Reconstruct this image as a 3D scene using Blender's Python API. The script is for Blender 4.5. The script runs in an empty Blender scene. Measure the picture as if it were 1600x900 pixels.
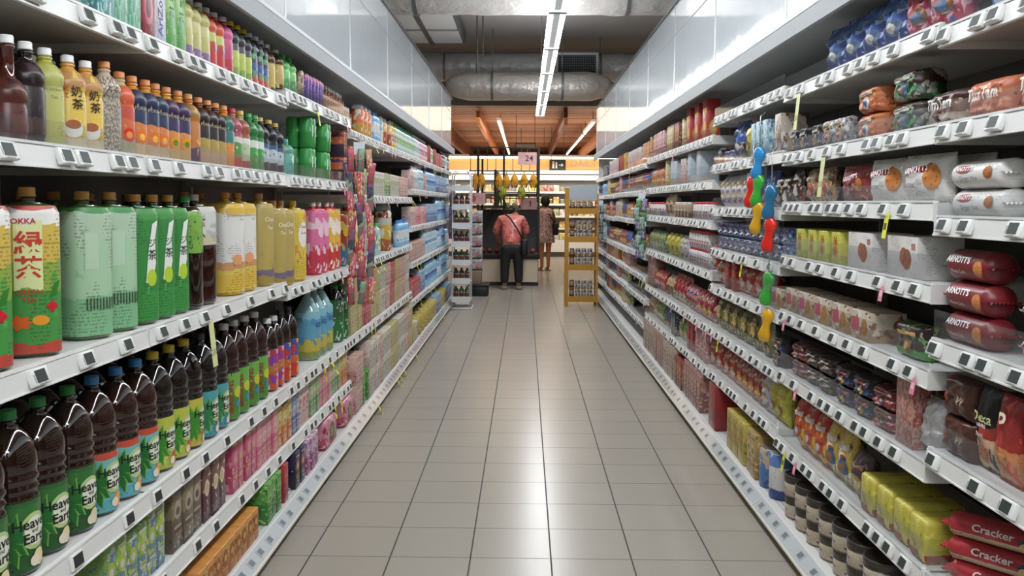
import bpy, bmesh, math, random
from mathutils import Vector, Matrix, noise
C = bpy.context.scene.collection
RND = random.Random(7)
PI = math.pi
# ------------------------------------------------------------------ camera
F = 1380.0; PIT = .055; ROLL = .006; YAW = math.atan(20/F); EYE = 1.32
VX, VY = 820.0, 318.0
cam = bpy.data.cameras.new('camera'); camo = bpy.data.objects.new('camera', cam); C.objects.link(camo)
bpy.context.scene.camera = camo
cam.sensor_width = 36; cam.lens = 36*F/1600; cam.clip_start = .05; cam.clip_end = 120
cam.shift_y = -(450-(VY+F*math.tan(PIT)))/1600
camo.matrix_world = Matrix.Translation((0, 0, EYE)) @ Matrix.Rotation(YAW, 4, 'Z') @ Matrix.Rotation(PI/2-PIT, 4, 'X') @ Matrix.Rotation(ROLL, 4, 'Z')
# ------------------------------------------------------------------ light
sc = bpy.context.scene
sc.view_settings.view_transform = 'Standard'; sc.view_settings.look = 'None'; sc.view_settings.gamma = 1
sc.view_settings.use_curve_mapping = False
sc.view_settings.exposure = 0.0
sc.cycles.max_bounces = 7; sc.cycles.diffuse_bounces = 4; sc.cycles.glossy_bounces = 3
sc.cycles.transparent_max_bounces = 12; sc.cycles.transmission_bounces = 4
sc.cycles.caustics_reflective = False; sc.cycles.caustics_refractive = False
sc.cycles.sample_clamp_indirect = 4
w = bpy.data.worlds.new('world'); sc.world = w; w.use_nodes = True
w.node_tree.nodes['Background'].inputs[0].default_value = (.9, .95, 1, 1)
w.node_tree.nodes['Background'].inputs[1].default_value = .3

def area(name, loc, sx, sy, power, col=(1, 1, 1), rot=(0, 0, 0)):
    l = bpy.data.lights.new(name, 'AREA'); l.shape = 'RECTANGLE'; l.size = sx; l.size_y = sy
    l.energy = power; l.color = col
    o = bpy.data.objects.new(name, l); o.location = loc; o.rotation_euler = rot; C.objects.link(o)
TUBE_X, TUBE_Z = .225, 2.72
area('tube_light', (TUBE_X, 5.7, TUBE_Z-.05), .13, 16.5, 130, (.96, .98, 1))
area('side_tube_light', (-2.9, 6.3, 3.3), .3, 18, 60, (.96, .98, 1))  # unseen fill added over the neighbouring aisles on both sides, for ambient
area('side_tube_light', (2.9, 6.3, 3.3), .3, 18, 60, (.96, .98, 1))
area('cross_tube_light', (0, -1.6, 3.0), 4.5, .3, 110, (.96, .98, 1), (math.radians(35), 0, 0))  # unseen fill added behind the camera, aimed down the aisle
area('slab_up_light', (TUBE_X, 7.5, 2.83), .13, 12.5, 75, (.95, .97, 1), (PI, 0, 0))
area('produce_light', (0, 18, 3.0), 5, 5, 110, (1, .82, .62))
area('produce_up_light', (0, 24, 2.0), 5, 10, 130, (1, .76, .55), (PI, 0, 0))  # added upward fill that brightens the timber ceiling
area('dairy_light', (.3, 21.3, 2.0), 5, .3, 60, (1, .97, .9), (math.radians(35), 0, 0))

# ------------------------------------------------------------------ materials
def col(h):
    if not isinstance(h, str): return h
    v = [int(h[i:i+2], 16)/255 for i in (0, 2, 4)]
    return tuple(x/12.92 if x <= .04045 else ((x+.055)/1.055)**2.4 for x in v)+(1,)
def pcol(h):
    r, g, b, a = col(h); l = .3*r+.55*g+.15*b
    return tuple((c*.86+l*.14)*.92 for c in (r, g, b))+(1,)
MC = {}
def mat(h, rough=.45, metal=0, emit=0, alpha=1, coat=0, bump=None, spec=.5):
    k = (h, rough, metal, emit, alpha, coat, bump, spec)
    if k in MC: return MC[k]
    m = bpy.data.materials.new('paint_'+str(h)); m.use_nodes = True
    nt = m.node_tree; b = nt.nodes['Principled BSDF']
    b.inputs['Base Color'].default_value = col(h); b.inputs['Roughness'].default_value = rough
    b.inputs['Metallic'].default_value = metal; b.inputs['Coat Weight'].default_value = coat
    b.inputs['Specular IOR Level'].default_value = spec
    if emit:
        b.inputs['Emission Color'].default_value = col(h); b.inputs['Emission Strength'].default_value = emit
    b.inputs['Alpha'].default_value = alpha
    n = nt.nodes.new('ShaderNodeTexNoise'); n.inputs['Scale'].default_value = 9 if not bump else bump[0]
    if bump:
        tc = nt.nodes.new('ShaderNodeTexCoord'); nt.links.new(tc.outputs['Object'], n.inputs['Vector'])
        bp = nt.nodes.new('ShaderNodeBump'); bp.inputs['Strength'].default_value = bump[1]; bp.inputs['Distance'].default_value = bump[2]
        n.inputs['Detail'].default_value = 4
        nt.links.new(n.outputs['Fac'], bp.inputs['Height']); nt.links.new(bp.outputs['Normal'], b.inputs['Normal'])
    MC[k] = m
    return m
def clear_mat():
    m = bpy.data.materials.new('clear_acrylic'); m.use_nodes = True; nt = m.node_tree
    nt.nodes.remove(nt.nodes['Principled BSDF'])
    t = nt.nodes.new('ShaderNodeBsdfTransparent'); t.inputs[0].default_value = (.93, .94, .95, 1)
    g = nt.nodes.new('ShaderNodeBsdfGlossy'); g.inputs['Roughness'].default_value = .06
    d = nt.nodes.new('ShaderNodeBsdfDiffuse'); d.inputs[0].default_value = (.8, .82, .84, 1)
    f = nt.nodes.new('ShaderNodeLayerWeight'); f.inputs[0].default_value = .5
    pw = nt.nodes.new('ShaderNodeMath'); pw.operation = 'POWER'; pw.inputs[1].default_value = 5; nt.links.new(f.outputs['Facing'], pw.inputs[0])
    ml = nt.nodes.new('ShaderNodeMath'); ml.operation = 'MULTIPLY_ADD'; ml.inputs[1].default_value = .4; ml.inputs[2].default_value = .035; nt.links.new(pw.outputs[0], ml.inputs[0])
    x = nt.nodes.new('ShaderNodeMixShader'); y = nt.nodes.new('ShaderNodeMixShader'); y.inputs[0].default_value = .02
    nt.links.new(t.outputs[0], y.inputs[1]); nt.links.new(d.outputs[0], y.inputs[2])
    nt.links.new(ml.outputs[0], x.inputs[0]); nt.links.new(y.outputs[0], x.inputs[1]); nt.links.new(g.outputs[0], x.inputs[2])
    nt.links.new(x.outputs[0], nt.nodes['Material Output'].inputs[0])
    return m
AC = {}
CYL = [False]
def art(bands, acc=(), scale=7., amt=.5, circ=None, rough=.33, stretch=1., bump=0):
    """printed packaging: bands over height, blotches of accent colours, one round motif"""
    k = (tuple(bands) if not isinstance(bands, str) else bands, tuple(acc), scale, amt, circ, rough, stretch, bump, CYL[0])
    if k in AC: return AC[k]
    if isinstance(bands, str): bands = [(0, bands)]
    m = bpy.data.materials.new('print_'+bands[0][1]); m.use_nodes = True; nt = m.node_tree; N = nt.nodes.new; L = nt.links.new
    b = nt.nodes['Principled BSDF']; b.inputs['Roughness'].default_value = rough
    tc = N('ShaderNodeTexCoord'); s = N('ShaderNodeSeparateXYZ'); L(tc.outputs['Generated'], s.inputs[0])
    sn = N('ShaderNodeSeparateXYZ'); L(tc.outputs['Normal'], sn.inputs[0])
    ab = N('ShaderNodeMath'); ab.operation = 'ABSOLUTE'; L(sn.outputs['Y'], ab.inputs[0])
    gt = N('ShaderNodeMath'); gt.operation = 'GREATER_THAN'; gt.inputs[1].default_value = .7; L(ab.outputs[0], gt.inputs[0])
    mx = N('ShaderNodeMix'); mx.data_type = 'FLOAT'; L(gt.outputs[0], mx.inputs[0]); L(s.outputs['Y'], mx.inputs[2]); L(s.outputs['X'], mx.inputs[3])
    cb = N('ShaderNodeCombineXYZ')
    if CYL[0]:
        dd = [N('ShaderNodeMath') for _ in range(4)]
        for q, ax in ((0, 'X'), (1, 'Y')): dd[q].operation = 'SUBTRACT'; dd[q].inputs[1].default_value = .5; L(s.outputs[ax], dd[q].inputs[0])
        dd[2].operation = 'ARCTAN2'; L(dd[1].outputs[0], dd[2].inputs[0]); L(dd[0].outputs[0], dd[2].inputs[1])
        dd[3].operation = 'MULTIPLY_ADD'; dd[3].inputs[1].default_value = 1/PI; dd[3].inputs[2].default_value = .5; L(dd[2].outputs[0], dd[3].inputs[0])
        L(dd[3].outputs[0], cb.inputs[0])
    else: L(mx.outputs[0], cb.inputs[0])
    L(s.outputs['Z'], cb.inputs[1]); L(gt.outputs[0], cb.inputs[2])
    rp = N('ShaderNodeValToRGB'); rp.color_ramp.interpolation = 'CONSTANT'
    wob = N('ShaderNodeTexNoise'); wob.inputs['Scale'].default_value = 3; L(cb.outputs[0], wob.inputs['Vector'])
    ma = N('ShaderNodeMath'); ma.operation = 'MULTIPLY_ADD'; ma.inputs[1].default_value = .12; L(wob.outputs['Fac'], ma.inputs[0]); 
    sb = N('ShaderNodeMath'); sb.operation = 'SUBTRACT'; sb.inputs[1].default_value = .06; L(s.outputs['Z'], sb.inputs[0]); L(sb.outputs[0], ma.inputs[2])
    L(ma.outputs[0], rp.inputs[0])
    e = rp.color_ramp.elements
    e[0].position = 0; e[0].color = pcol(bands[0][1])
    if len(bands) > 1: e[1].position = bands[1][0]; e[1].color = pcol(bands[1][1])
    else: e[1].position = 1; e[1].color = pcol(bands[0][1])
    for z, h in bands[2:]:
        q = e.new(z); q.color = pcol(h)
    cur = rp.outputs['Color']
    mp = N('ShaderNodeMapping'); mp.inputs['Scale'].default_value = (1, stretch, 3); L(cb.outputs[0], mp.inputs[0])
    for i, a in enumerate(acc):
        no = N('ShaderNodeTexNoise'); no.noise_dimensions = '4D'; no.inputs['W'].default_value = i*3.7+len(k[0])+scale
        no.inputs['Scale'].default_value = scale*1.5; no.inputs['Detail'].default_value = 2; L(mp.outputs[0], no.inputs['Vector'])
        g2 = N('ShaderNodeMath'); g2.operation = 'GREATER_THAN'; g2.inputs[1].default_value = 1-amt*1.0+.02*i; L(no.outputs['Fac'], g2.inputs[0])
        m2 = N('ShaderNodeMix'); m2.data_type = 'RGBA'; L(g2.outputs[0], m2.inputs[0]); L(cur, m2.inputs[6]); m2.inputs[7].default_value = pcol(a)
        cur = m2.outputs[2]
    # small print: blocks of fine horizontal lines
    wv = N('ShaderNodeMapping'); wv.inputs['Scale'].default_value = (30, 34, 3); L(cb.outputs[0], wv.inputs[0])
    ln = N('ShaderNodeTexNoise'); ln.inputs['Scale'].default_value = 1; ln.inputs['Detail'].default_value = 0; L(wv.outputs[0], ln.inputs['Vector'])
    bk = N('ShaderNodeTexNoise'); bk.noise_dimensions = '4D'; bk.inputs['W'].default_value = scale+2; bk.inputs['Scale'].default_value = 3.2; bk.inputs['Detail'].default_value = 0; L(cb.outputs[0], bk.inputs['Vector'])
    sn_ = N('ShaderNodeMath'); sn_.operation = 'MULTIPLY'; sn_.inputs[1].default_value = 230; L(s.outputs['Z'], sn_.inputs[0])
    si_ = N('ShaderNodeMath'); si_.operation = 'SINE'; L(sn_.outputs[0], si_.inputs[0])
    fac = None
    for src, th in ((ln.outputs['Fac'], .5), (bk.outputs['Fac'], .58), (si_.outputs[0], .1)):
        g2 = N('ShaderNodeMath'); g2.operation = 'GREATER_THAN'; g2.inputs[1].default_value = th; L(src, g2.inputs[0])
        if fac is None: fac = g2.outputs[0]
        else:
            g3 = N('ShaderNodeMath'); g3.operation = 'MULTIPLY'; L(fac, g3.inputs[0]); L(g2.outputs[0], g3.inputs[1]); fac = g3.outputs[0]
    g3 = N('ShaderNodeMath'); g3.operation = 'MULTIPLY'; g3.inputs[1].default_value = .5; L(fac, g3.inputs[0])
    m2 = N('ShaderNodeMix'); m2.data_type = 'RGBA'; L(g3.outputs[0], m2.inputs[0]); L(cur, m2.inputs[6]); m2.inputs[7].default_value = col('3a302c')
    cur = m2.outputs[2]
    if circ:
        cu, cz, cr, asp, ch, ch2 = circ
        sv = N('ShaderNodeVectorMath'); sv.operation = 'SUBTRACT'; sv.inputs[1].default_value = (cu, cz, 0); L(cb.outputs[0], sv.inputs[0])
        sm = N('ShaderNodeVectorMath'); sm.operation = 'MULTIPLY'; sm.inputs[1].default_value = (1, asp, 0); L(sv.outputs[0], sm.inputs[0])
        ln = N('ShaderNodeVectorMath'); ln.operation = 'LENGTH'; L(sm.outputs[0], ln.inputs[0])
        for rr, hh in ((cr, ch), (cr*.62, ch2)):
            lt = N('ShaderNodeMath'); lt.operation = 'LESS_THAN'; lt.inputs[1].default_value = rr; L(ln.outputs['Value'], lt.inputs[0])
            m2 = N('ShaderNodeMix'); m2.data_type = 'RGBA'; L(lt.outputs[0], m2.inputs[0]); L(cur, m2.inputs[6]); m2.inputs[7].default_value = pcol(hh)
            cur = m2.outputs[2]
    L(cur, b.inputs['Base Color'])
    if bump:
        no = N('ShaderNodeTexNoise'); no.inputs['Scale'].default_value = 28; L(tc.outputs['Object'], no.inputs['Vector'])
        bp = N('ShaderNodeBump'); bp.inputs['Strength'].default_value = bump; bp.inputs['Distance'].default_value = .01
        L(no.outputs['Fac'], bp.inputs['Height']); L(bp.outputs[0], b.inputs['Normal'])
    AC[k] = m
    return m

# ------------------------------------------------------------------ mesh builder
class MB:
    def __init__(s): s.v = []; s.f = []; s.m = []; s.sm = []; s.mats = []
    def mi(s, m):
        if m not in s.mats: s.mats.append(m)
        return s.mats.index(m)
    def add(s, v, f, m, smooth=False):
        k = len(s.v); i = s.mi(m); s.v += [tuple(p) for p in v]
        for q in f: s.f.append([a+k for a in q]); s.m.append(i); s.sm.append(smooth)
        return s
    def box(s, x0, x1, y0, y1, z0, z1, m, bev=0):
        if bev <= 0:
            v = [(x0, y0, z0), (x1, y0, z0), (x1, y1, z0), (x0, y1, z0), (x0, y0, z1), (x1, y0, z1), (x1, y1, z1), (x0, y1, z1)]
            return s.add(v, [(3, 2, 1, 0), (4, 5, 6, 7), (0, 1, 5, 4), (1, 2, 6, 5), (2, 3, 7, 6), (3, 0, 4, 7)], m)
        bm = bmesh.new(); bmesh.ops.create_cube(bm, size=1)
        for p in bm.verts: p.co = Vector(((x0+x1)/2+p.co.x*(x1-x0), (y0+y1)/2+p.co.y*(y1-y0), (z0+z1)/2+p.co.z*(z1-z0)))
        bmesh.ops.bevel(bm, geom=bm.edges[:], offset=bev, segments=2, affect='EDGES', profile=.5)
        s.bm(bm, m, True); return s
    def bm(s, bm, m, smooth=False):
        bm.verts.ensure_lookup_table(); bm.verts.index_update()
        s.add([p.co[:] for p in bm.verts], [[p.index for p in f.verts] for f in bm.faces], m, smooth); bm.free(); return s
    def lathe(s, prof, m, seg=20, pw=2., axis='Z', c=(0, 0, 0), cap=True):
        v = []; f = []
        for r, z in prof:
            for i in range(seg):
                a = 2*PI*(i+.5)/seg; ca, sa = math.cos(a), math.sin(a)
                k = (abs(ca)**pw+abs(sa)**pw)**(-1/pw) if r > .022 else 1
                x, y = r*k*ca, r*k*sa
                v.append((x+c[0], y+c[1], z+c[2]) if axis == 'Z' else ((x+c[0], z+c[1], y+c[2]) if axis == 'Y' else (z+c[0], x+c[1], y+c[2])))
        n = len(prof)
        for j in range(n-1):
            for i in range(seg):
                a, b = j*seg+i, j*seg+(i+1) % seg
                q = (a, b, b+seg, a+seg); f.append(q if axis != 'Y' else q[::-1])
        if cap:
            q = list(range(seg))[::-1]; t = list(range((n-1)*seg, n*seg))
            f += [q, t] if axis != 'Y' else [q[::-1], t[::-1]]
        return s.add(v, f, m, True)
    def tube(s, pts, r, m, seg=8):
        pts = [Vector(p) for p in pts]; v = []; f = []; n = len(pts)
        rs = r if isinstance(r, (list, tuple)) else [r]*n
        for i, p in enumerate(pts):
            d = (pts[min(i+1, n-1)]-pts[max(i-1, 0)]).normalized()
            a = d.cross(Vector((0, 0, 1))) if abs(d.z) < .95 else d.cross(Vector((1, 0, 0)))
            a.normalize(); b = d.cross(a)
            for k in range(seg):
                t = 2*PI*k/seg; v.append(p+(a*math.cos(t)+b*math.sin(t))*rs[i])
        for i in range(n-1):
            for k in range(seg):
                q = i*seg+k; w_ = i*seg+(k+1) % seg; f.append((q, w_, w_+seg, q+seg))
        f += [list(range(seg))[::-1], list(range((n-1)*seg, n*seg))]
        return s.add(v, f, m, True)
    def pillow(s, w_, h, d, m, nu=12, nv=12, seed=0, z0=0, wr=.004, flat=False):
        fn = pillow_fn(w_, h, d, seed, z0, wr); v = []; f = []
        for sgn in (1, -1):
            k = len(v)
            for j in range(nv+1):
                for i in range(nu+1): v.append(fn(-1+2*i/nu, -1+2*j/nv, sgn))
            for j in range(nv):
                for i in range(nu):
                    a = k+j*(nu+1)+i; q = (a, a+1, a+nu+2, a+nu+1); f.append(q if sgn > 0 else q[::-1])
        t = (nu+1)*(nv+1)
        ring = [i for i in range(nu+1)]+[j*(nu+1)+nu for j in range(1, nv+1)]+[nv*(nu+1)+i for i in range(nu-1, -1, -1)]+[j*(nu+1) for j in range(nv-1, 0, -1)]
        for a, b in zip(ring, ring[1:]+ring[:1]): f.append((a, a+t, b+t, b))
        return s.add(v, f, m, True)
    def merge(s, o):
        k = len(s.v); s.v += o.v
        for q, i, sm in zip(o.f, o.m, o.sm): s.f.append([a+k for a in q]); s.m.append(s.mi(o.mats[i])); s.sm.append(sm)
        return s
    def mesh(s, name='m'):
        me = bpy.data.meshes.new(name); me.from_pydata(s.v, [], s.f)
        for m in s.mats: me.materials.append(m)
        me.polygons.foreach_set('material_index', s.m); me.polygons.foreach_set('use_smooth', s.sm)
        me.update()
        return me
def pillow_fn(w_, h, d, seed, z0, wr):
    brick = d > .55*h
    def fn(u, v, sgn):
        t = max(0, 1-abs(u)**12)**.5*max(0, 1-min(1, abs(v)/.98)**7)**.45 if brick else max(0, 1-abs(u)**3.2)**.6*max(0, 1-min(1, abs(v)/.92)**3.0)**.55
        y = u*w_/2*(1-.05*(1-v*v)); z = z0+h/2+v*h/2
        n_ = noise.noise(Vector((u*2.6+seed, v*3.1, sgn*2+seed*.3)))*wr*(.4+t)
        return (sgn*(t*d/2+.0012)+n_*(1 if t > .01 else .3), y, z)
    return fn
TC = {}
def text_geo(s, size, bold=0., sub=.01):
    k = (s, size, bold)
    if k in TC: return TC[k]
    c = bpy.data.curves.new('t', 'FONT'); c.body = s; c.size = size; c.align_x = 'CENTER'; c.align_y = 'CENTER'; c.offset = bold*size; c.resolution_u = 2
    c.space_line = .85
    o = bpy.data.objects.new('t', c); C.objects.link(o); bpy.context.view_layer.update()
    me = bpy.data.meshes.new_from_object(o.evaluated_get(bpy.context.evaluated_depsgraph_get()))
    C.objects.unlink(o); bpy.data.objects.remove(o)
    bm = bmesh.new(); bm.from_mesh(me); bpy.data.meshes.remove(me)
    bmesh.ops.triangulate(bm, faces=bm.faces[:])
    for _ in range(3):
        e = [x for x in bm.edges if x.calc_length() > sub]
        if not e: break
        bmesh.ops.subdivide_edges(bm, edges=e, cuts=1); bmesh.ops.triangulate(bm, faces=bm.faces[:])
    bm.verts.ensure_lookup_table(); bm.verts.index_update()
    r = ([(p.co.x, p.co.y) for p in bm.verts], [[p.index for p in f.verts] for f in bm.faces]); bm.free()
    TC[k] = r
    return r
def decal(mb, s, size, m, fn, u0=0, v0=0, bold=0., rot=0, sx=1.):
    """lettering printed on a surface given by fn(u, v) in metres"""
    v, f = text_geo(s, size, bold); c_, s_ = math.cos(rot), math.sin(rot)
    mb.add([fn(u0+(x*sx*c_-y*s_), v0+(x*sx*s_+y*c_)) for x, y in v], f, m)
def blob(mb, pts, m, fn, u0=0, v0=0):
    """flat printed shape, fan of points round (u0, v0)"""
    n = len(pts); K = 5; v = [fn(u0, v0)]; f = [(0, i+1, (i+1) % n+1) for i in range(n)]
    for k in range(1, K+1): v += [fn(u0+x*k/K, v0+y*k/K) for x, y in pts]
    for k in range(K-1): f += [(1+k*n+i, 1+(k+1)*n+i, 1+(k+1)*n+(i+1) % n, 1+k*n+(i+1) % n) for i in range(n)]
    mb.add(v, f, m)
def circle(r, n=14, q=1.): return [(r*math.cos(2*PI*i/n), r*q*math.sin(2*PI*i/n)) for i in range(n)]
def leafy(r, n=9, q=1.):
    return [((r if i % 2 == 0 else r*.62)*math.cos(2*PI*i/(2*n)), (r if i % 2 == 0 else r*.62)*q*math.sin(2*PI*i/(2*n))) for i in range(2*n)]
def cyl_fn(R, pw, off=.0013):
    def fn(u, v):
        a = u/R; ca, sa = math.cos(a), math.sin(a)
        k = (abs(ca)**pw+abs(sa)**pw)**(-1/pw)
        return ((R+off)*k*ca, (R+off)*k*sa, v)
    return fn

def link(name, data, parent=None, loc=(0, 0, 0), rot=(0, 0, 0)):
    o = bpy.data.objects.new(name, data); C.objects.link(o); o.location = loc; o.rotation_euler = rot
    if parent: o.parent = parent
    return o
def tag(o, label, cat, group=None):
    o['label'] = label; o['category'] = cat
    if group: o['group'] = group
    return o
def thing(name, label, cat, loc=(0, 0, 0), rotz=0, group=None):
    return tag(link(name, None, None, loc, (0, 0, rotz)), label, cat, group)
def struct(name, mb):
    o = link(name, mb.mesh(name)); o['kind'] = 'structure'; return o

WHITE = mat('dededb', .35); CLEAR = clear_mat(); BLACK = mat('17171a', .4); SHELF = mat('d9d9d6', .4)
LCD = mat('3a423e', .45, spec=.2); GREY = mat('8c8c8c', .5); DARKG = mat('3a3a3c', .5); CHROME = mat('c9c9cc', .25, 1)
# ------------------------------------------------------------------ setting
def floor_mat():
    m = bpy.data.materials.new('floor_tile'); m.use_nodes = True; nt = m.node_tree; N = nt.nodes.new; L = nt.links.new
    b = nt.nodes['Principled BSDF']
    tc = N('ShaderNodeTexCoord'); s = N('ShaderNodeSeparateXYZ'); L(tc.outputs['Object'], s.inputs[0])
    def mth(op, a, v=None, v2=None):
        n = N('ShaderNodeMath'); n.operation = op
        for i, x in enumerate((a, v, v2)):
            if x is None: continue
            if isinstance(x, (int, float)): n.inputs[i].default_value = x
            else: L(x, n.inputs[i])
        return n.outputs[0]
    def joint(axis, off, wd):
        t = mth('DIVIDE', mth('SUBTRACT', s.outputs[axis], off), .3)
        fr = mth('FRACT', t); e = mth('MINIMUM', fr, mth('SUBTRACT', 1, fr))
        return mth('LESS_THAN', e, wd), mth('FLOOR', t)
    jx, ix = joint('X', .105, .0095); jy, iy = joint('Y', 3.225, .0065)
    j = mth('MAXIMUM', jx, jy)
    cb = N('ShaderNodeCombineXYZ'); L(ix, cb.inputs[0]); L(iy, cb.inputs[1])
    wn = N('ShaderNodeTexWhiteNoise'); L(cb.outputs[0], wn.inputs['Vector'])
    no = N('ShaderNodeTexNoise'); no.inputs['Scale'].default_value = 60; L(tc.outputs['Object'], no.inputs['Vector'])
    v = mth('ADD', mth('MULTIPLY', wn.outputs['Value'], .035), mth('MULTIPLY', no.outputs['Fac'], .05))
    hs = N('ShaderNodeHueSaturation'); hs.inputs['Color'].default_value = col('a29c91'); L(mth('ADD', v, .955), hs.inputs['Value'])
    mx = N('ShaderNodeMix'); mx.data_type = 'RGBA'; L(j, mx.inputs[0]); L(hs.outputs[0], mx.inputs[6]); mx.inputs[7].default_value = col('3f3d3a')
    L(mx.outputs[2], b.inputs['Base Color'])
    n2 = N('ShaderNodeTexNoise'); n2.inputs['Scale'].default_value = 3; L(tc.outputs['Object'], n2.inputs['Vector'])
    L(mth('MULTIPLY_ADD', j, .5, mth('MULTIPLY_ADD', n2.outputs['Fac'], .05, .22)), b.inputs['Roughness'])
    b.inputs['Specular IOR Level'].default_value = .33
    # each glazed tile sits a hair off level, so reflections break at the joints
    nm = N('ShaderNodeBump'); nm.inputs['Strength'].default_value = .2; nm.inputs['Distance'].default_value = .002
    n3 = N('ShaderNodeTexNoise'); n3.inputs['Scale'].default_value = 9; L(tc.outputs['Object'], n3.inputs['Vector'])
    L(mth('SUBTRACT', 1, j), nm.inputs['Height']); L(nm.outputs[0], b.inputs['Normal'])
    return m
struct('floor', MB().box(-9, 9, -5, 40, -.1, 0, floor_mat()))
struct('ceiling', MB().box(-9, 9, -5, 17.2, 4.2, 4.3, mat('aca9a6', .8, bump=(2, .3, .05))))
struct('wall_back', MB().box(-9, 9, 40, 40.2, -.1, 4.3, mat('c08a52', .7)))
struct('wall_rear', MB().box(-9, 9, -5.2, -5, -.1, 4.3, mat('d8d6d0', .7)))
struct('wall_left', MB().box(-9.2, -9, -5, 40, -.1, 4.3, mat('c9c4bc', .7)))
struct('wall_right', MB().box(9, 9.2, -5, 40, -.1, 4.3, mat('c9c4bc', .7)))
# timber slatted ceiling beyond the aisle
mb = MB(); mb.box(-9, 9, 17.1, 40, 3.42, 3.46, mat('5d2f1a', .7))
mb.box(-9, 9, 17.1, 17.2, 3.2, 4.2, mat('938f8a', .8))
y = 17.2; wd = [mat('c08a68', .5), mat('b07652', .5), mat('cf9f7e', .5)]
while y < 39.5:
    mb.box(-9, 9, y, y+.26, 3.2, 3.24, wd[int(y*7) % 3]); y += .36
mb2 = struct('ceiling_timber', mb)
struct('beam_1', MB().box(-9, 9, 10.4, 10.75, 3.95, 4.2, mat('7d766f', .8)))
# panelled bulkheads above the shelving, both sides
PANEL = mat('d2dadd', .06, spec=.4, bump=(2.5, .12, .02))
for sd, x, top, y1, nm in ((-1, 1.0, 2.712, 11.98, 'left'), (1, 1.067, 2.745, 13.4, 'right')):
    mb = MB(); X0, X1 = sorted((sd*(x+.0), sd*(x+.06)))
    y = -2.0+.02; edges = [.95-1.37*2, .95-1.37]+[.95+1.37*i for i in range(11)]
    for a, b_ in zip(edges, edges[1:]):
        if a > y1-.1: break
        mb.box(X0, X1, a+.003, min(b_, y1)-.003, 2.05, top, PANEL)
    mb.box(*sorted((sd*(x+.004), sd*(x+.5))), -1.8, y1-.02, 2.06, top-.01, mat('d5d8d8', .4))
    struct('wall_'+nm+'_bulkhead', mb)
    struct('trim_'+('1' if sd < 0 else '2'), MB().box(*sorted((sd*(x-.012), sd*(x+.02))), -1.8, y1, top, top+.022, mat('5c6062', .4, .6)))
    mb = MB()
    for e_ in edges[1:]:
        if e_ < y1-.1: mb.box(*sorted((sd*(x-.0035), sd*(x+.001))), e_-.007, e_+.007, 2.05, top, mat('dfe3e4', .25, .3))
    mb.box(*sorted((sd*(x-.0035), sd*(x+.001))), -1.8, y1, 2.528, 2.534, mat('d3d8d9', .25, .3))
    struct('trim_'+('3' if sd < 0 else '4'), mb)

# ------------------------------------------------------------------ shelving units
YB = [.95+1.37*i for i in range(10)]                       # bay boundaries
LH = {0: [1.735, 1.412, .957, .515, .265], 1: [1.732, 1.412, .957, .515, .265], 2: [1.765, 1.408, .93, .51, .265],
      3: [1.71, 1.34, .93, .51], 4: [1.71, 1.34, .932, .51], 5: [1.71, 1.416, 1.087, .763, .42], 6: [1.71, 1.416, 1.087, .763, .41], 7: [1.715, 1.416, 1.087, .763, .406]}
RH = {0: [1.75, 1.505, 1.267, .948, .658, .323], 1: [1.765, 1.505, 1.305, 1.088, .86, .611, .323], 2: [1.784, 1.518, 1.281, 1.05, .845, .598, .352],
      3: [1.69, 1.432, 1.202, .91, .595, .343], 4: [1.69, 1.432, 1.202, .91, .594, .341], 5: [1.66, 1.42, 1.15, .85, .65, .45, .23],
      6: [1.66, 1.42, 1.15, .84, .65, .456, .225], 7: [1.66, 1.41, 1.14, .84, .65, .456, .225], 8: [1.66, 1.41, 1.14, .84, .65, .456, .225]}
XS = {'L': 1.0, 'R': 1.067}
tagm = {}
def tag_mesh(kind):
    if kind in tagm: return tagm[kind]
    mb = MB()
    if kind == 'lcd':
        mb.box(-.006, .008, -.031, .031, -.019, .019, mat('e3e4e2', .3), .003)
        mb.box(.0078, .0088, -.020, .018, -.013, .0135, LCD)
        mb.box(.0078, .0086, -.027, -.023, -.012, .006, mat('9fa2a3', .4)); mb.box(.0078, .0086, -.015, .012, -.0172, -.0150, mat('8f9496', .4))
    elif kind == 'slim':
        mb.box(-.003, .004, -.027, .027, -.0175, .0175, mat('e6e6e4', .3), .0015)
        mb.box(.0038, .0048, -.020, .020, -.013, .013, mat('23282a', .15))
    elif kind == 'base': mb.box(-.003, .003, -.024, .024, -.0155, .0155, mat('d0d2d2', .3)).box(.0028, .0036, -.017, .017, -.011, .011, mat('6f767a', .3))
    elif kind == 'pink': mb.box(0, .0012, -.013, .013, -.045, 0, mat('e98aa6', .5)); mb.box(.001, .0016, -.009, .009, -.03, -.012, mat('f6c9d6', .5))
    elif kind == 'yellow': mb.box(0, .0012, -.014, .014, -.075, 0, mat('dfe04a', .5)); mb.box(.001, .0016, -.009, .008, -.05, -.03, mat('55551f', .5))
    elif kind == 'cream':
        mb.box(0, .0014, -.02, .02, -.15, 0, mat('d9dba0', .5)); decal(mb, '210', .028, mat('4a4a35', .5), lambda u, v: (.0018, u, v), 0, -.105)
    tagm[kind] = mb.mesh('price_tag'); return tagm[kind]
ORD = ['first', 'second', 'third', 'fourth', 'fifth', 'sixth', 'seventh', 'eighth', 'ninth', 'tenth', 'eleventh', 'twelfth', 'thirteenth', 'fourteenth', 'fifteenth', 'sixteenth', 'seventeenth', 'eighteenth', 'nineteenth', 'twentieth', 'twenty-first', 'twenty-second', 'twenty-third', 'twenty-fourth']
SIDE = {'L': 'left', 'R': 'right'}
BACKM = mat('6a6864', .6)
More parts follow.
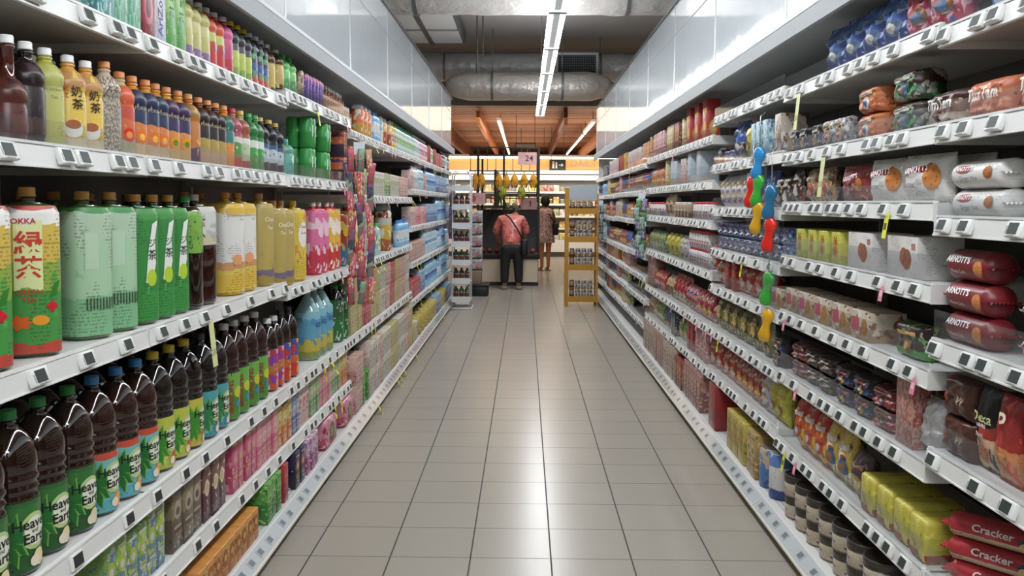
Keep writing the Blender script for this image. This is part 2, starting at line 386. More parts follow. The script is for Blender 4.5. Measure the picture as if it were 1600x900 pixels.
def shelf_mesh(wd, dp, lip=.047, m=SHELF):
    mb = MB(); f = -.0
    mb.box(-dp, -.012, 0.002, wd-.002, -.006, 0, m); mb.box(-dp, -.02, .01, wd-.01, -.03, -.0065, mat('b8b6b1', .5))
    # sloped price rail with channels
    for z0, z1, off in ((-.045, .004, 0), ):
        v = []
        for yy in (0.003, wd-.003):
            v += [(-.014, yy, z1), (-.004, yy, z1), (.004, yy, z0), (-.004, yy, z0-.003)]
        mb.add(v, [(0, 1, 5, 4), (1, 2, 6, 5), (2, 3, 7, 6), (0, 4, 7, 3), (0, 3, 2, 1), (4, 5, 6, 7)], WHITE)
    mb.box(-.004, .0065, .003, wd-.003, -.0475, -.0435, mat('f2f2f0', .3)); mb.box(-.012, -.001, .003, wd-.003, .0, .0055, mat('f2f2f0', .3))
    mb.box(-dp, 0.002, 0.002, .006, -.05, .0, WHITE); mb.box(-dp, .002, wd-.006, wd-.002, -.05, 0, WHITE)
    return mb
smesh = {k: shelf_mesh(1.37, k).mesh('shelf') for k in (.42,)}
def clear_mesh(h):
    return MB().box(-.0045, -.002, .012, 1.358, 0, h, CLEAR).box(-.007, -.0005, .012, 1.358, -.004, .002, mat('dcdedd', .3)).mesh('acrylic_front')
clr = {h: clear_mesh(h) for h in (.05, .075)}
DECK = {}
def unit(side, b, hs):
    sg = -1 if side == 'L' else 1; x = XS[side]; nsh = len(hs)
    lab = 'white %s shelving unit, %s bay of the %s side, with %d shelves above its base' % ('drinks' if side == 'L' else 'biscuit', ORD[b], SIDE[side], nsh)
    # local frame: +X towards the aisle, y along the aisle
    rz = 0 if side == 'L' else PI
    t = thing('shelving_unit', lab, 'shelving unit', (sg*x, YB[b] if side == 'L' else YB[b+1], 0), rz, 'shelving units of the %s side' % SIDE[side])
    flip = side == 'R'
    link('back_panel', MB().box(-.46, -.44, 0.002, 1.368, .06, 2.0, BACKM).mesh(), t)
    for yy in ([.002] if b else [.002]) + ([1.35] if (b == len(hs_all[side])-1) else []):
        link('upright', MB().box(-.44, -.40, yy, yy+.02, .08, 1.99, mat('c4c3bf', .4)).mesh(), t)
    end = (b == len(hs_all[side])-1)
    if end:
        yy = 1.352 if side == 'L' else .004
        link('end_panel', MB().box(-.46, -.03, yy, yy+.014, .06, 1.99, mat('d5d5d2', .4)).mesh(), t)
    # base: recessed kick with its shadow put into the dark colour, deck, bright clear-covered ticket lip
    bx = {'L': .085, 'R': .097}[side]
    link('kick_plate', MB().box(-.44, bx-.17, .001, 1.369, 0, .055, mat('2c2b2a', .6)).mesh(), t)
    mb = MB(); mb.box(-.44, bx-.048, .002, 1.368, .045, .075, SHELF)
    for k in range(3): mb.box(-.035-.0+k*.018, -.032+k*.018, .002, 1.368, .075, .0762, mat('a9a9a6', .4))
    link('base_deck', mb.mesh(), t)
    v = []
    for yy in (.003, 1.367): v += [(bx-.052, yy, .080), (bx-.047, yy, .088), (bx, yy, .050), (bx-.002, yy, .042), (bx-.05, yy, .042)]
    mb = MB(); mb.add(v, [(0, 1, 6, 5), (1, 2, 7, 6), (2, 3, 8, 7), (3, 4, 9, 8), (4, 0, 5, 9), (4, 3, 2, 1, 0), (5, 6, 7, 8, 9)], WHITE)
    mb.box(bx-.004, bx+.003, .003, 1.367, .040, .048, mat('e8e2cf', .4))
    lip = link('ticket_lip', mb.mesh(), t)
    r = random.Random(b*31+(side == 'R'))
    sl = math.atan2(.047, .038)
    cv = link('clear_cover', MB().box(.0016, .0028, .004, 1.366, -.027, .027, CLEAR).mesh(), lip, (bx-.0225, 0, .0705), (0, -sl, 0))
    yy = .06
    while yy < 1.33 and b < 7:
        link('price_tag', tag_mesh('base'), lip, (bx-.0235, yy, .0695), (0, -sl, 0)); yy += r.uniform(.09, .2)
    for h in hs:
        s = link('shelf', smesh[.42], t, (0, 0, h+.024)); DECK[(side, b, round(h, 3))] = h+.024
        near = b <= 2
        cl = (side == 'R' and b < 6) or (side == 'L' and abs(h-1.412) < .01) or (side == 'L' and b == 2 and h > 1.7)
        if side == 'R' and h > 1.2 and b == 1 and h < 1.4: cl = True
        if cl: link('acrylic_front', clr[.05 if side == 'L' else .075 if h < 1.1 else .05], s, (0, 0, .004))
        yy = r.uniform(.03, .1); steep = math.atan2(.012, .049)
        up = h < 1.0
        while yy < 1.33:
            kd = 'slim' if (side == 'L' and h < .9) else 'lcd'
            if b < 8: link('price_tag', tag_mesh(kd), s, (.005 if kd == 'lcd' else .003, yy, -.021), (0, -(.35 if kd == 'lcd' else .17), 0))
            if r.random() < (.16 if side == 'R' and .5 < h < 1.2 or side == 'L' and b > 1 else .02): link('sale_tag', tag_mesh('pink' if (side == 'R' or h > .9) and r.random() < .8 else 'yellow'), s, (.008, yy+.035, -.03), (0, -.15, 0))
            yy += (r.choice((.16, .2, .26)) if side == 'L' and b < 2 and h < 1 else r.choice((.075, .11, .14, .17, .22))) if b < 5 else r.choice((.075, .1, .13))
    return t
hs_all = {'L': LH, 'R': RH}
UNIT = {}
for side in 'LR':
    for b, hs in hs_all[side].items(): UNIT[side, b] = unit(side, b, hs)
def hang(side, y, z, kind, dx=.012, tilt=.1):
    b = int((y-.95)//1.37); u = UNIT[side, b]
    s = min((c for c in u.children if c.name.startswith('shelf') or c.name.startswith('ticket')), key=lambda c: abs((c.location.z if c.name[0] == 's' else .08)-z))
    ly = y-YB[b] if side == 'L' else YB[b+1]-y
    link('sale_tag', tag_mesh(kind), s, (dx, ly, -.03) if s.name[0] == 's' else (.09, ly, .05), (0, -tilt, 0))
def YP(px, X):
    """distance down the aisle at which a point of the plane |x| = X shows in the column px of the picture"""
    return abs(F*X/(px-VX))
hang('L', YP(318, 1.0), .95, 'cream'); hang('R', YP(1240, 1.05), 1.765, 'cream'); hang('R', YP(1280, 1.05), 1.505, 'cream')
for px, z in ((567, .08), (600, .08), (605, .08), (612, .08), (632, .08), (680, .08), (512, .51), (580, .93), (590, .93), (580, 1.71), (643, 1.34), (648, .93)): hang('L', YP(px, 1.0), z, 'yellow', tilt=.5)
# canopy fascias over the shelving, with the top board of each run
for side, x, y1 in (('L', 1.0, 11.91), ('R', 1.067, 13.28)):
    sg = -1 if side == 'L' else 1
    mb = MB()
    mb.box(*sorted((sg*(x-.045), sg*(x+.44))), -1.8, y1, 2.00, 2.035, mat('9a9ea0', .5))
    mb.box(*sorted((sg*(x-.05), sg*(x-.035))), -1.8, y1, 1.965, 2.045, mat('a2a6a8', .55, .0))
    mb.box(*sorted((sg*(x-.052), sg*(x-.048))), -1.8, y1, 2.03, 2.045, mat('c4c8ca', .4))
    struct('trim_'+('5' if side == 'L' else '6'), mb)
# ------------------------------------------------------------------ products
def bottle(shape='pet', r=.045, h=.33, liq='2a1610', cap='f0f0ee', lab=None, txt=(), pw=2.0, lz=(.08, .45), shapes=None, neck=None, capr=.0155, rough=.08, face=0., glass=.0):
    """returns the parts of a bottle; label zone lz as fractions of the height"""
    lm = mat(liq, rough, coat=.6, spec=.6)
    a, b = lz; ch = .021 if h > .25 else .017
    P = []
    def rib(z, q=.955, wd=.012): P.extend([(r, z-wd), (r*q, z-wd*.3), (r*q, z+wd*.3), (r, z+wd)])
    P += [(r*.80, 0), (r*.95, .006), (r, .02)]
    if shape == 'he':                                  # waisted with ribs over a low label
        P += [(r*.985, a*h), (r*.985, b*h), (r, b*h+.004)]
        for q in (.50, .555): rib(q*h, .93, .009)
        P += [(r*.99, .60*h), (r*.93, .615*h), (r*.94, .635*h), (r*.97, .67*h), (r*.93, .73*h), (r*.80, .79*h), (r*.60, .845*h), (r*.40, .885*h), (r*.30, .905*h)]
    elif shape == 'tea':                               # squarish, full sleeve, sloping shoulder
        P += [(r, a*h), (r, b*h)]
        P += [(r*.97, (b+.015)*h), (r*.88, (b+.05)*h), (r*.70, (b+.085)*h), (r*.46, (b+.115)*h), (r*.30, (b+.135)*h)]
    elif shape == 'pear':                              # belly at the foot, long shoulder
        P += [(r*1., a*h), (r*1., b*h), (r*.97, (b+.02)*h), (r*.84, .72*h), (r*.62, .80*h), (r*.40, .87*h), (r*.30, .905*h)]
    elif shape == 'slim':
        P += [(r, a*h), (r*1.0, (b-.18)*h), (r*.93, (b-.15)*h), (r*.93, (b-.12)*h), (r*1.0, (b-.09)*h), (r, b*h-.004), (r*.95, b*h), (r*.80, (b+.05)*h), (r*.58, (b+.09)*h), (r*.42, (b+.12)*h)]
    else:
        P += [(r, a*h), (r, b*h), (r, (b+.02)*h)]
        z = b+.07
        while z < .68: rib(z*h, .95, .007); z += .06
        P += [(r, .70*h), (r*.94, .75*h), (r*.78, .81*h), (r*.55, .865*h), (r*.34, .905*h)]
    nr = min(.0125, r*.36); P = [p for p in P if p[1] < h-ch-.012]
    P += [(nr, h-ch-.010), (nr*1.25, h-ch-.008), (nr*1.25, h-ch-.004), (nr, h-ch-.002), (nr, h-ch)]
    body = MB().lathe(P, lm, 24, pw)
    cr = capr*1.15 if h > .25 else capr*.95
    cp = MB().lathe([(cr, h-ch), (cr, h-ch+.003), (cr*.94, h-ch+.004), (cr*.96, h-.003), (cr*.85, h)], mat(cap, .4), 16)
    parts = [('bottle_body', body), ('cap', cp)]
    if lab:
        lb = MB(); R = r*(.985 if shape == 'he' else 1)+.0009
        if shape == 'slim': pr = [(R, a*h), (R, (b-.18)*h), (R*.935, (b-.15)*h), (R*.935, (b-.12)*h), (R, (b-.09)*h), (R, b*h-.004), (R*.955, b*h), (R*.81, (b+.05)*h), (R*.60, (b+.09)*h)]
        elif shape == 'tea': pr = [(R, a*h), (R, b*h)]+[(R*.975, (b+.015)*h), (R*.885, (b+.05)*h)]
        else: pr = [(R, a*h), (R, b*h)]
        lb.lathe(pr, lab, 28, pw, cap=False)
        fn0 = cyl_fn(R, pw)
        fn = lambda u, v: fn0(u+face*R, v)
        if shapes: shapes(lb, fn, R, h)
        for s, size, c, u, v, bold in txt: decal(lb, s, size, mat(c, .5), (lambda u_, v_: tuple(x*1.014 if q < 2 else x for q, x in enumerate(fn(u_, v_)))), u, v*h, bold)
        parts.append(('label_sleeve', lb))
    return parts, (2*r, 2*r, h)
def emblem(mb, w, h, n, fn, c1, c2):
    for i in range(n):
        u = -w/2+w/n*(i+.5); q = w/n
        blob(mb, circle(q*.34, 14, 1.15), mat(c1, .4), fn, u, h*.62); blob(mb, circle(q*.20, 8, .9), mat(c2, .4), lambda a, b: (fn(a, b)[0]+.0006,)+tuple(fn(a, b)[1:]), u, h*.60)
        for z, ww, cc in ((.36, .36, c1), (.29, .28, c2), (.88, .38, c2)): blob(mb, [(-q*ww, -h*.018), (q*ww, -h*.018), (q*ww, h*.018), (-q*ww, h*.018)], mat(cc, .4), fn, u, h*z)
def mute(h): return '%02x%02x%02x' % tuple(int(int(h[i:i+2], 16)*.8+25) for i in (0, 2, 4))
def carton(w, d, h, m, txt=(), gable=False, side=None, bev=.0015, lid=None, cell=None):
    mb = MB()
    if gable:
        mb.box(-d/2, d/2, -w/2, w/2, 0, h*.8, m, bev)
        mb.add([(-d/2, -w/2, h*.8), (d/2, -w/2, h*.8), (d/2, w/2, h*.8), (-d/2, w/2, h*.8), (0, -w/2, h*.95), (0, w/2, h*.95)], [(0, 1, 4), (1, 2, 5, 4), (2, 3, 5), (3, 0, 4, 5)], m)
        mb.box(-.002, .002, -w/2, w/2, h*.93, h, m)
    else: mb.box(-d/2, d/2, -w/2, w/2, 0, h, m, bev)
    fn = lambda u, v: (d/2+.0006, u, v)
    for s, size, c, u, v, bold in txt: decal(mb, s, size, mat(c, .5), fn, u, v*h, bold)
    if side:
        f2 = lambda u, v: (u, -w/2-.0006, v)
        for s, size, c, u, v, bold in side: decal(mb, s, size, mat(c, .5), f2, u, v*h, bold)
    parts = [('carton_body', mb)]
    if lid: parts.append(('lid', MB().lathe([(.011, 0), (.011, .01), (.009, .012)], mat(lid, .4), 12, c=(d*.2, 0, h*.8+.03))))
    return parts, (w, d, h)
def multipack(w, d, h, m, n=3, film=.3):
    """shrink-wrapped cartons or cans: one film hull with the pieces' joints showing"""
    mb = MB()
    for i in range(n): mb.box(-d/2, d/2, -w/2+w/n*i+.0006, -w/2+w/n*(i+1)-.0006, 0, h, m, .004)
    return [('pack', mb)], (w, d, h)
def can(r, h, m, pw=2, top='c6c6c8', n=1):
    mb = MB().lathe([(r*.86, 0), (r, .006), (r, h-.01), (r*.88, h-.002), (r*.86, h)], m, 18, pw)
    t = MB().lathe([(r*.86, h-.001), (r*.86, h+.0006), (r*.8, h+.0004)], mat(top, .3, .8), 18)
    return [('can_body', mb), ('can_top', t)], (2*r, 2*r, h)
def jar(r, h, m, lid='f2f2f0', txt=()):
    mb = MB().lathe([(r*.9, 0), (r, .008), (r, h*.80), (r*.9, h*.85), (r*.84, h*.86)], m, 22, 2.3)
    l = MB().lathe([(r*.88, h*.85), (r*.88, h*.97), (r*.8, h)], mat(lid, .4), 20)
    fn = cyl_fn(r, 2.3)
    for s, size, c, u, v, bold in txt: decal(mb, s, size, mat(c, .5), fn, u, v*h, bold)
    return [('jar_body', mb), ('lid', l)], (2*r, 2*r, h)
def tin(r, h, m, lid='4a443c'):
    mb = MB().lathe([(r*.98, 0), (r, .003), (r, h-.022)], m, 26)
    l = MB().lathe([(r*1.02, h-.024), (r*1.02, h-.004), (r, h), (r*.93, h), (r*.92, h-.004)], mat(lid, .35, .5), 26)
    return [('tin_body', mb), ('lid', l)], (2.04*r, 2.04*r, h)
def bag(w, h, d, m, txt=(), seed=1, seal=None, wr=.005, shapes=None):
    q_ = 24 if (txt or shapes) else 18; mb = MB().pillow(w, h, d, m, q_, q_, seed=seed, wr=wr)
    f0 = pillow_fn(w, h, d, seed, 0, wr)
    def fn(u, v):
        p = f0(max(-1, min(1, 2*u/w)), max(-1, min(1, 2*v/h-1)), 1); return (p[0]+.0026, u, v)
    if not shapes and not txt and wr < .013:
        rr_ = random.Random(seed+len(m.name)+ord(m.name[-1])); c1, c2, c3 = [rr_.choice(('e4ddd0', 'c8b070', 'b04038', 'd8a850', '8a5a3a', 'c8c0b8', '40608a')) for _ in range(3)]; a_ = min(w, h)
        blob(mb, [(-w*.34, -h*.06), (w*.34, -h*.02), (w*.34, h*.09), (-w*.34, h*.05)], mat(mute(c1), .4), fn, 0, h*.70)
        blob(mb, circle(a_*.24, 14), mat(mute(c2), .5), fn, w*.06, h*.38); blob(mb, circle(a_*.14, 10), mat(mute(c3), .5), lambda a, b: (fn(a, b)[0]+.001,)+tuple(fn(a, b)[1:]), w*.02, h*.36)
    if shapes: shapes(mb, fn)
    fn0_ = fn; fn = lambda a, b: (fn0_(a, b)[0]+.0034,)+tuple(fn0_(a, b)[1:])
    for t in txt: decal(mb, t[0], t[1], mat(t[2], .5), fn, t[3], t[4]*h, t[5], t[6] if len(t) > 6 else 0)
    parts = [('bag_body', mb)]
    if seal:
        n = 14
        for z0, z1 in ((0, .014), (h-.014, h)):
            s = MB(); v = []; f = []
            for i in range(n*2+1):
                yy = -w/2+w*i/(2*n); xx = .0035*(-1)**i
                v += [(xx, yy, z0), (xx, yy, z1)]
            for i in range(n*2): f.append((2*i, 2*i+2, 2*i+3, 2*i+1))
            s.add(v, f, mat(seal, .35)); parts.append(('seal', s))
    return parts, (w, d, h)
def roll(l, r, m, txt=(), seal='7a1420', flat=.85, shapes=None):
    """biscuit roll lying along the shelf with crimped ends"""
    pr = [(.35*r, -l/2+.012), (.8*r, -l/2+.022), (r, -l/2+.03)]+[(r*(1-.012*(i % 2)), -l/2+.03+(l-.06)*i/14) for i in range(1, 14)]+[(r, l/2-.03), (.8*r, l/2-.022), (.35*r, l/2-.012)]
    mb = MB().lathe(pr, m, 20, 2.2, axis='Y')
    mb.v = [(x, y, z*flat+r*flat) for x, y, z in mb.v]
    fn = lambda u, v: ((r+.0016)*math.cos(v/r)*1.0, u, (r+.0016)*math.sin(v/r)*flat+r*flat)
    if shapes: shapes(mb, fn)
    fn1 = lambda u, v: (lambda p: (p[0]+.0016, p[1], p[2]))(fn(u, v))
    for s, size, c, u, v, bold in txt: decal(mb, s, size, mat(c, .5), fn1, u, v, bold)
    n = 8; ends = []
    for e in (-1, 1):
        s = MB(); v = []; f = []
        for i in range(2*n+1):
            xx = -r*.9+1.8*r*i/(2*n); v += [(xx, e*(l/2-.016), r*flat+.003*(-1)**i), (xx, e*l/2, r*flat+.003*(-1)**i)]
        for i in range(2*n): f.append((2*i, 2*i+2, 2*i+3, 2*i+1))
        s.add(v, f, mat(seal, .35)); ends.append(('seal', s))
    return [('wrapper', mb)]+ends, (l, 2*r, 2*r*flat)
# --- printed shapes
def sh_green_tea(mb, fn, R, h):
    blob(mb, [(x, y) for x, y in ((-.026, -.075), (.026, -.075), (.026, .075), (-.026, .075))], mat('dfe6a8', .4), lambda u, v: fn(u, v), -.006, .60*h)
    blob(mb, leafy(.026, 7, .7), mat('d8601e', .4), fn, -.024, .21*h); blob(mb, circle(.016, 12, .7), mat('e89a2c', .4), fn, .014, .22*h)
    blob(mb, [(-.013, -.02), (.003, -.012), (.013, .02), (-.003, .012)], mat('2f7a2a', .4), fn, .042, .40*h)
    blob(mb, circle(.0125, 4), mat('cc2030', .4), fn, .036, .30*h)
def sh_he(c_leaf, c_flower):
    def f(mb, fn, R, h):
        g = lambda k_: (lambda u, v: tuple(x*k_ if i < 2 else x for i, x in enumerate(fn(u, v))))
        blob(mb, circle(.036, 16, 1.1), mat('b8cc8a', .4), fn, .020, .27*h); blob(mb, circle(.028, 16, 1.1), mat('e4e8d4', .4), g(1.004), .022, .27*h)
        blob(mb, leafy(.042, 10, 1.5), mat('6fa84a', .4), g(1.006), -.030, .235*h); blob(mb, leafy(.039, 10, 1.5), mat(c_leaf, .4), g(1.010), -.032, .23*h)
        blob(mb, circle(.016, 9, 1.2), mat(c_flower, .4), g(1.008), .030, .10*h); blob(mb, circle(.012, 9, 1.0), mat('e8dcc8', .4), g(1.012), .018, .085*h)
    return f
def sh_cup(mb, fn, R, h):
    blob(mb, circle(.022, 14, .95), mat('e9e6df', .3), fn, -.002, .22*h); g = lambda u, v: tuple(x*1.004 if i < 2 else x for i, x in enumerate(fn(u, v)))
    blob(mb, circle(.017, 14, .62), mat('a8603a', .3), g, -.002, .265*h)
def sh_lemon(mb, fn, R, h):
    blob(mb, [(-.016, -.07), (.006, -.075), (.02, -.02), (.018, .05), (.03, .10), (.008, .09), (-.006, .02)], mat('e9ece4', .4), fn, .0, .52*h)
    blob(mb, circle(.017, 14, 1.4), mat('b4d23c', .4), lambda u, v: tuple(x*1.005 if i < 2 else x for i, x in enumerate(fn(u, v))), .004, .36*h)
def sh_panel(c, w_, hh, u0=0., v0=.6, q=4, rr=None):
    def f(mb, fn, R, h): blob(mb, circle(w_, q, hh/w_) if q > 4 else [(-w_, -hh), (w_, -hh), (w_, hh), (-w_, hh)], mat(c, .4), fn, u0, v0*h)
    return f
def sh_cookie(c='b5703a', u=.05, v=.5, r=.024, dk='7c4220'):
    def f(mb, fn):
        blob(mb, circle(r, 16), mat(c, .6), fn, u, v)
        for i in range(6):
            a = i*2.4; blob(mb, circle(r*.13, 6), mat(dk, .6), lambda p, q: (fn(p, q)[0]+.0006,)+tuple(fn(p, q)[1:]), u+r*.6*math.cos(a), v+r*.6*math.sin(a))
    return f
def ac(h): return art([(0, 'f2efe8'), (.30, 'f4f2ee')], ('d6a35c',), 3.2, .42)
HE = [('Heaven', .030, '161a16', .016, .315, .02), ('and', .012, '161a16', .020, .27, .01), ('Earth', .030, '161a16', .024, .225, .02)]
def he(base, cap, liq, leaf='1f6a2a', fl='e6d9a8', extra='', **k):
    return lambda: bottle('he', .056, .345, liq, cap, base, HE, 2.15, (.03, .46), sh_he(leaf, fl), face=k.get('face', -.15))
def dk(name, cat, desc, fn): return (name, cat, desc, fn)
P = {}
def D(key, name, cat, desc, fn, rot=0.): P[key] = (name, cat, desc, fn, rot)
CYL[0] = True
# big teas
D('gtea', 'tea_bottle', 'bottle', 'large yellow-green tea bottle, red characters', lambda: bottle('tea', .060, .368, '3c4a1e', 'd9a05a', art([(0, 'c8402c'), (.07, '3f9a3a'), (.42, '8fae2c'), (.62, 'd6b62c'), (.87, 'f2f0ea'), (.975, 'd23c30')], ('5aa83a',), 2.2, .38),
    [('POKKA', .016, 'b52a2a', -.018, .80, .02), ('緑', .052, 'c63a28', -.006, .665, .02), ('茶', .052, 'c63a28', -.006, .52, .02), ('GREEN', .0165, 'b5442a', -.006, .385, .01), ('TEA', .0165, 'b5442a', -.006, .34, .01)], 3.2, (.025, .84), sh_green_tea, face=0), -.95)
D('ltea', 'tea_bottle', 'bottle', 'large pale green tea bottle', lambda: bottle('tea', .058, .362, '4a6a3a', 'd99a52', art([(0, '7fc08a'), (.3, 'a8d0a8'), (.75, 'b4cfb0'), (.96, '3f9a4a')], ('8fc49a',), 2.4, .38),
    [('||||||||||', .030, '3c4a3c', .012, .25, .02)], 3.0, (.03, .84), sh_panel('b9d2b8', .016, .045, -.01, .6)), -.6)
D('jtea', 'tea_bottle', 'bottle', 'large jasmine tea bottle, bright green sleeve', lambda: bottle('tea', .052, .358, '27481f', 'd99a52', art([(0, '2f9a3c'), (.25, '2f8f3a'), (.9, '4aa04a')], ('48b050',), 2.5, .35),
    [('ジ', .026, '23402a', .006, .62, .01), ('茶', .030, '23402a', .006, .53, .01)], 3.0, (.03, .84), sh_lemon), -.35)
D('gltea', 'tea_bottle', 'bottle', 'dark tea bottle with lime-green label', lambda: bottle('tea', .052, .355, '1c100c', '2f8a3c', art('7fb83a', ('4a7a2a',), 4, .4), [], 2.6, (.50, .82)))
D('dtea', 'tea_bottle', 'bottle', 'square dark brown tea bottle, white cap', lambda: bottle('tea', .059, .362, '2a0f0a', 'dcdcd8', art([(0, 'd8c9a8'), (.3, 'd9d9d2')], ('b8bdb8',), 3, .4), [('茶', .028, '8a2a22', -.028, .74, .02), ('人', .024, '26302a', -.028, .64, .02)], 4.0, (.545, .84)), -.35)
D('ctea', 'tea_bottle', 'bottle', 'large chrysanthemum tea bottle, yellow and white', lambda: bottle('tea', .062, .372, 'c9a01c', 'c98a4a', art([(0, 'e4b916'), (.2, 'e6c83c'), (.26, 'd99a5a'), (.34, 'e6e4de'), (.88, 'e8bc1e')], ('d8d2c4',), 2.6, .35), [('Chrysanthemum', .012, '7a6a3a', 0, .78, 0), ('Tea', .012, '7a6a3a', .02, .74, 0)], 2.8, (.03, .84), sh_panel('e0a070', .022, .02, 0, .35, 10)), -.5)
D('oolong', 'tea_bottle', 'bottle', 'tall pale golden tea bottle', lambda: bottle('tea', .056, .372, 'b59a3c', 'c98a4a', art([(0, 'a88f34'), (.09, '7a6a86'), (.17, 'bda64a'), (.9, 'c2ab55')], ('c9b564',), 3, .36), [('Oou', .028, 'efeadb', 0, .72, .015), ('Tea', .02, 'efeadb', 0, .63, .015)], 2.3, (.03, .84)), -.4)
D('wtea', 'tea_bottle', 'bottle', 'yellow bottle with white round label', lambda: bottle('tea', .058, .372, 'c9a21c', 'e0c040', art([(0, 'e4c21c'), (.25, 'e6c820'), (.85, 'e9c61a')], ('e0962a',), 2.4, .36), [('Touch', .018, 'b03a5a', .0, .68, .01), ('for Me', .014, 'b03a5a', .004, .6, .01)], 2.4, (.03, .84), sh_panel('ece8e0', .032, .06, 0, .58, 14)), -.35)
for k, c1, c2, c3, ds in (('pk', 'd2284a', 'e86aa0', 'f0c8d8', 'tall pink and red drink bottle'), ('yr', 'd8321e', 'f0b81e', 'f2e8d8', 'tall yellow drink bottle with red swirls'), ('bl', '3a8ac8', 'c8402c', 'f0d040', 'tall blue-labelled drink bottle'), ('ry', 'cc2a22', 'f0c420', 'f6ead0', 'tall red and yellow drink bottle')):
    D(k, 'drink_bottle', 'bottle', ds, (lambda c1=c1, c2=c2, c3=c3: bottle('tea', .052, .365, c1, 'c9c4ba', art([(0, c1), (.35, c2), (.7, c3), (.8, c2)], (c1, c3), 3, .42), [], 2.3, (.03, .84), sh_panel(c3, .026, .03, 0, .6, 14))), -.3)
# herbal teas with leaf label
D('heg', 'tea_bottle', 'bottle', 'large dark tea bottle, leafy green label', he(art([(0, '1f5a26'), (.4, '2f7a30'), (.93, '2a6a2c')], ('8aa83c',), 2.2, .36), '2f8a3f', '24120a'), -.35)
D('het', 'tea_bottle', 'bottle', 'large brown tea bottle, turquoise leafy label', he(art([(0, '4fb0b8'), (.2, '6ac0c0'), (.88, 'd84a28')], ('9ad4cc',), 2.2, .38), '3f86c4', '2a1009', fl='e8a040'), -.3)
D('hey', 'tea_bottle', 'bottle', 'large black tea bottle, yellow-green label', he(art([(0, 'b8be20'), (.6, 'c8cc28')], ('d8d860',), 2.2, .36), 'd8c038', '120a08', leaf='3f8a2c', fl='cc4020'), -.25)
D('heo', 'tea_bottle', 'bottle', 'large black tea bottle, orange-fruit yellow label', he(art([(0, 'c8b41c'), (.2, 'e08a1c'), (.45, 'ccc424')], ('e0c838',), 2.2, .36), 'd8c038', '140a08', leaf='3f8a2c', fl='f0a020', face=.1), -.25)
D('hem', 'tea_bottle', 'bottle', 'large black tea bottle, teal label', he(art([(0, '2f98a8'), (.5, '3fa8b0')], ('70c0b8',), 2.2, .36), '1f1f22', '0f0a0a', leaf='2f7a4c', fl='d8a0b0'), -.2)
D('sea', 'tea_bottle', 'bottle', 'dark tea bottle, bright green label', lambda: bottle('he', .052, .345, '260c08', 'e4dfdc', art([(0, '4a9a2a'), (.5, '6ab83a')], ('8acc50', '3f8a8a'), 2.4, .37), [], 2.2, (.03, .50), lambda mb, fn, R, h: (blob(mb, circle(.014, 10), mat('4a8ab0', .4), fn, .012, .18*h), blob(mb, circle(.02, 12), mat('c8c83a', .4), fn, .01, .3*h), decal(mb, 'SEASONS', .029, mat('a01f2a', .5), fn, -.022, .26*h, .02, PI/2))), -.35)
D('rbs', 'drink_bottle', 'bottle', 'dark cola bottle, red and blue label', lambda: bottle('he', .046, .315, '1c0a0c', '2a2426', art([(0, 'cc3a1c'), (.35, 'd86020'), (.55, '2f5ab0')], ('e8c030', 'cc2a3a'), 3, .42), [], 2, (.03, .55)), -.3)
D('pks', 'drink_bottle', 'bottle', 'dark soda bottle, pink and orange label', lambda: bottle('he', .044, .30, '1c0a0c', 'd0cdd0', art([(0, 'd04a1c'), (.4, 'c87828'), (.65, 'c82a5a')], ('e8c0d0', '8a3ab0'), 3, .42), [], 2, (.03, .58)), -.3)
D('ayer', 'water_bottle', 'bottle', 'large blue and yellow bottled water', lambda: bottle('pear', .062, .35, '8ab4b8', 'd8d8da', art([(0, '9a9a3c'), (.15, 'c8b428'), (.42, '5aa8c8'), (.85, '8ac8dc')], ('c8d048', '4a98c0'), 3, .4), [('ICE', .03, '2a5a9a', 0, .5, .03)], 2.2, (.03, .68)), -.3)
D('dgr', 'drink_bottle', 'bottle', 'dark green bottle, white-lettered label', lambda: bottle('he', .050, .32, '0f1a12', '2f7a3c', art([(0, '1f7a34'), (.5, '2a6a34')], ('d0d8c8',), 5, .4), [], 2, (.03, .75)))
# half-litre row
def slim(c1, cap, bands, acc=(), txt=(), liq=None, h=.218, r=.035, sc=3., amt=.4, shapes=None, lz=(.03, .74)):
    return lambda: bottle('slim', r, h, liq or c1, cap, art(bands, acc, sc, amt), txt, 2.15, lz, shapes)
D('brn', 'tea_bottle', 'bottle', 'small reddish-brown tea bottle', slim('4a1a10', 'f0f0ee', '5a2216', ('3a1410',), lz=(.1, .5)))
D('drk', 'tea_bottle', 'bottle', 'small black tea bottle, white cap', slim('1c0d10', 'f0f0ee', '251418', ('4a3038',), lz=(.1, .7)))
D('pal', 'tea_bottle', 'bottle', 'small pale lime tea bottle', slim('b4b44a', 'f0f0ee', 'bcbc58', (), [('Premium', .011, '5a6a5a', 0, .58, 0), ('Tea', .010, '5a6a5a', 0, .5, 0)], r=.036), -.6)
D('mtea', 'milk_tea_bottle', 'bottle', 'small yellow milk tea bottle', slim('d8a050', 'f0f0ee', [(0, 'e0d0a8'), (.12, 'e6c01e'), (.78, 'c8904a')], ('e8c83a',), [('奶', .026, '3a2418', .006, .60, .015), ('茶', .026, '3a2418', .008, .47, .015), ('米', .014, 'c03020', -.018, .63, .015), ('弍', .014, 'c03020', -.018, .56, .015)], shapes=sh_cup, r=.037), -.75)
D('bei', 'coffee_bottle', 'bottle', 'small beige speckled bottle, orange cap', slim('cdb8a0', 'd8884a', [(0, 'cfc0aa'), (.2, 'b8ab98'), (.8, 'e0cdb8')], ('7a7468',), sc=16, amt=.5, h=.232, r=.036, txt=[('とし', .016, '4a3a34', 0, .70, .01)]), -.5)
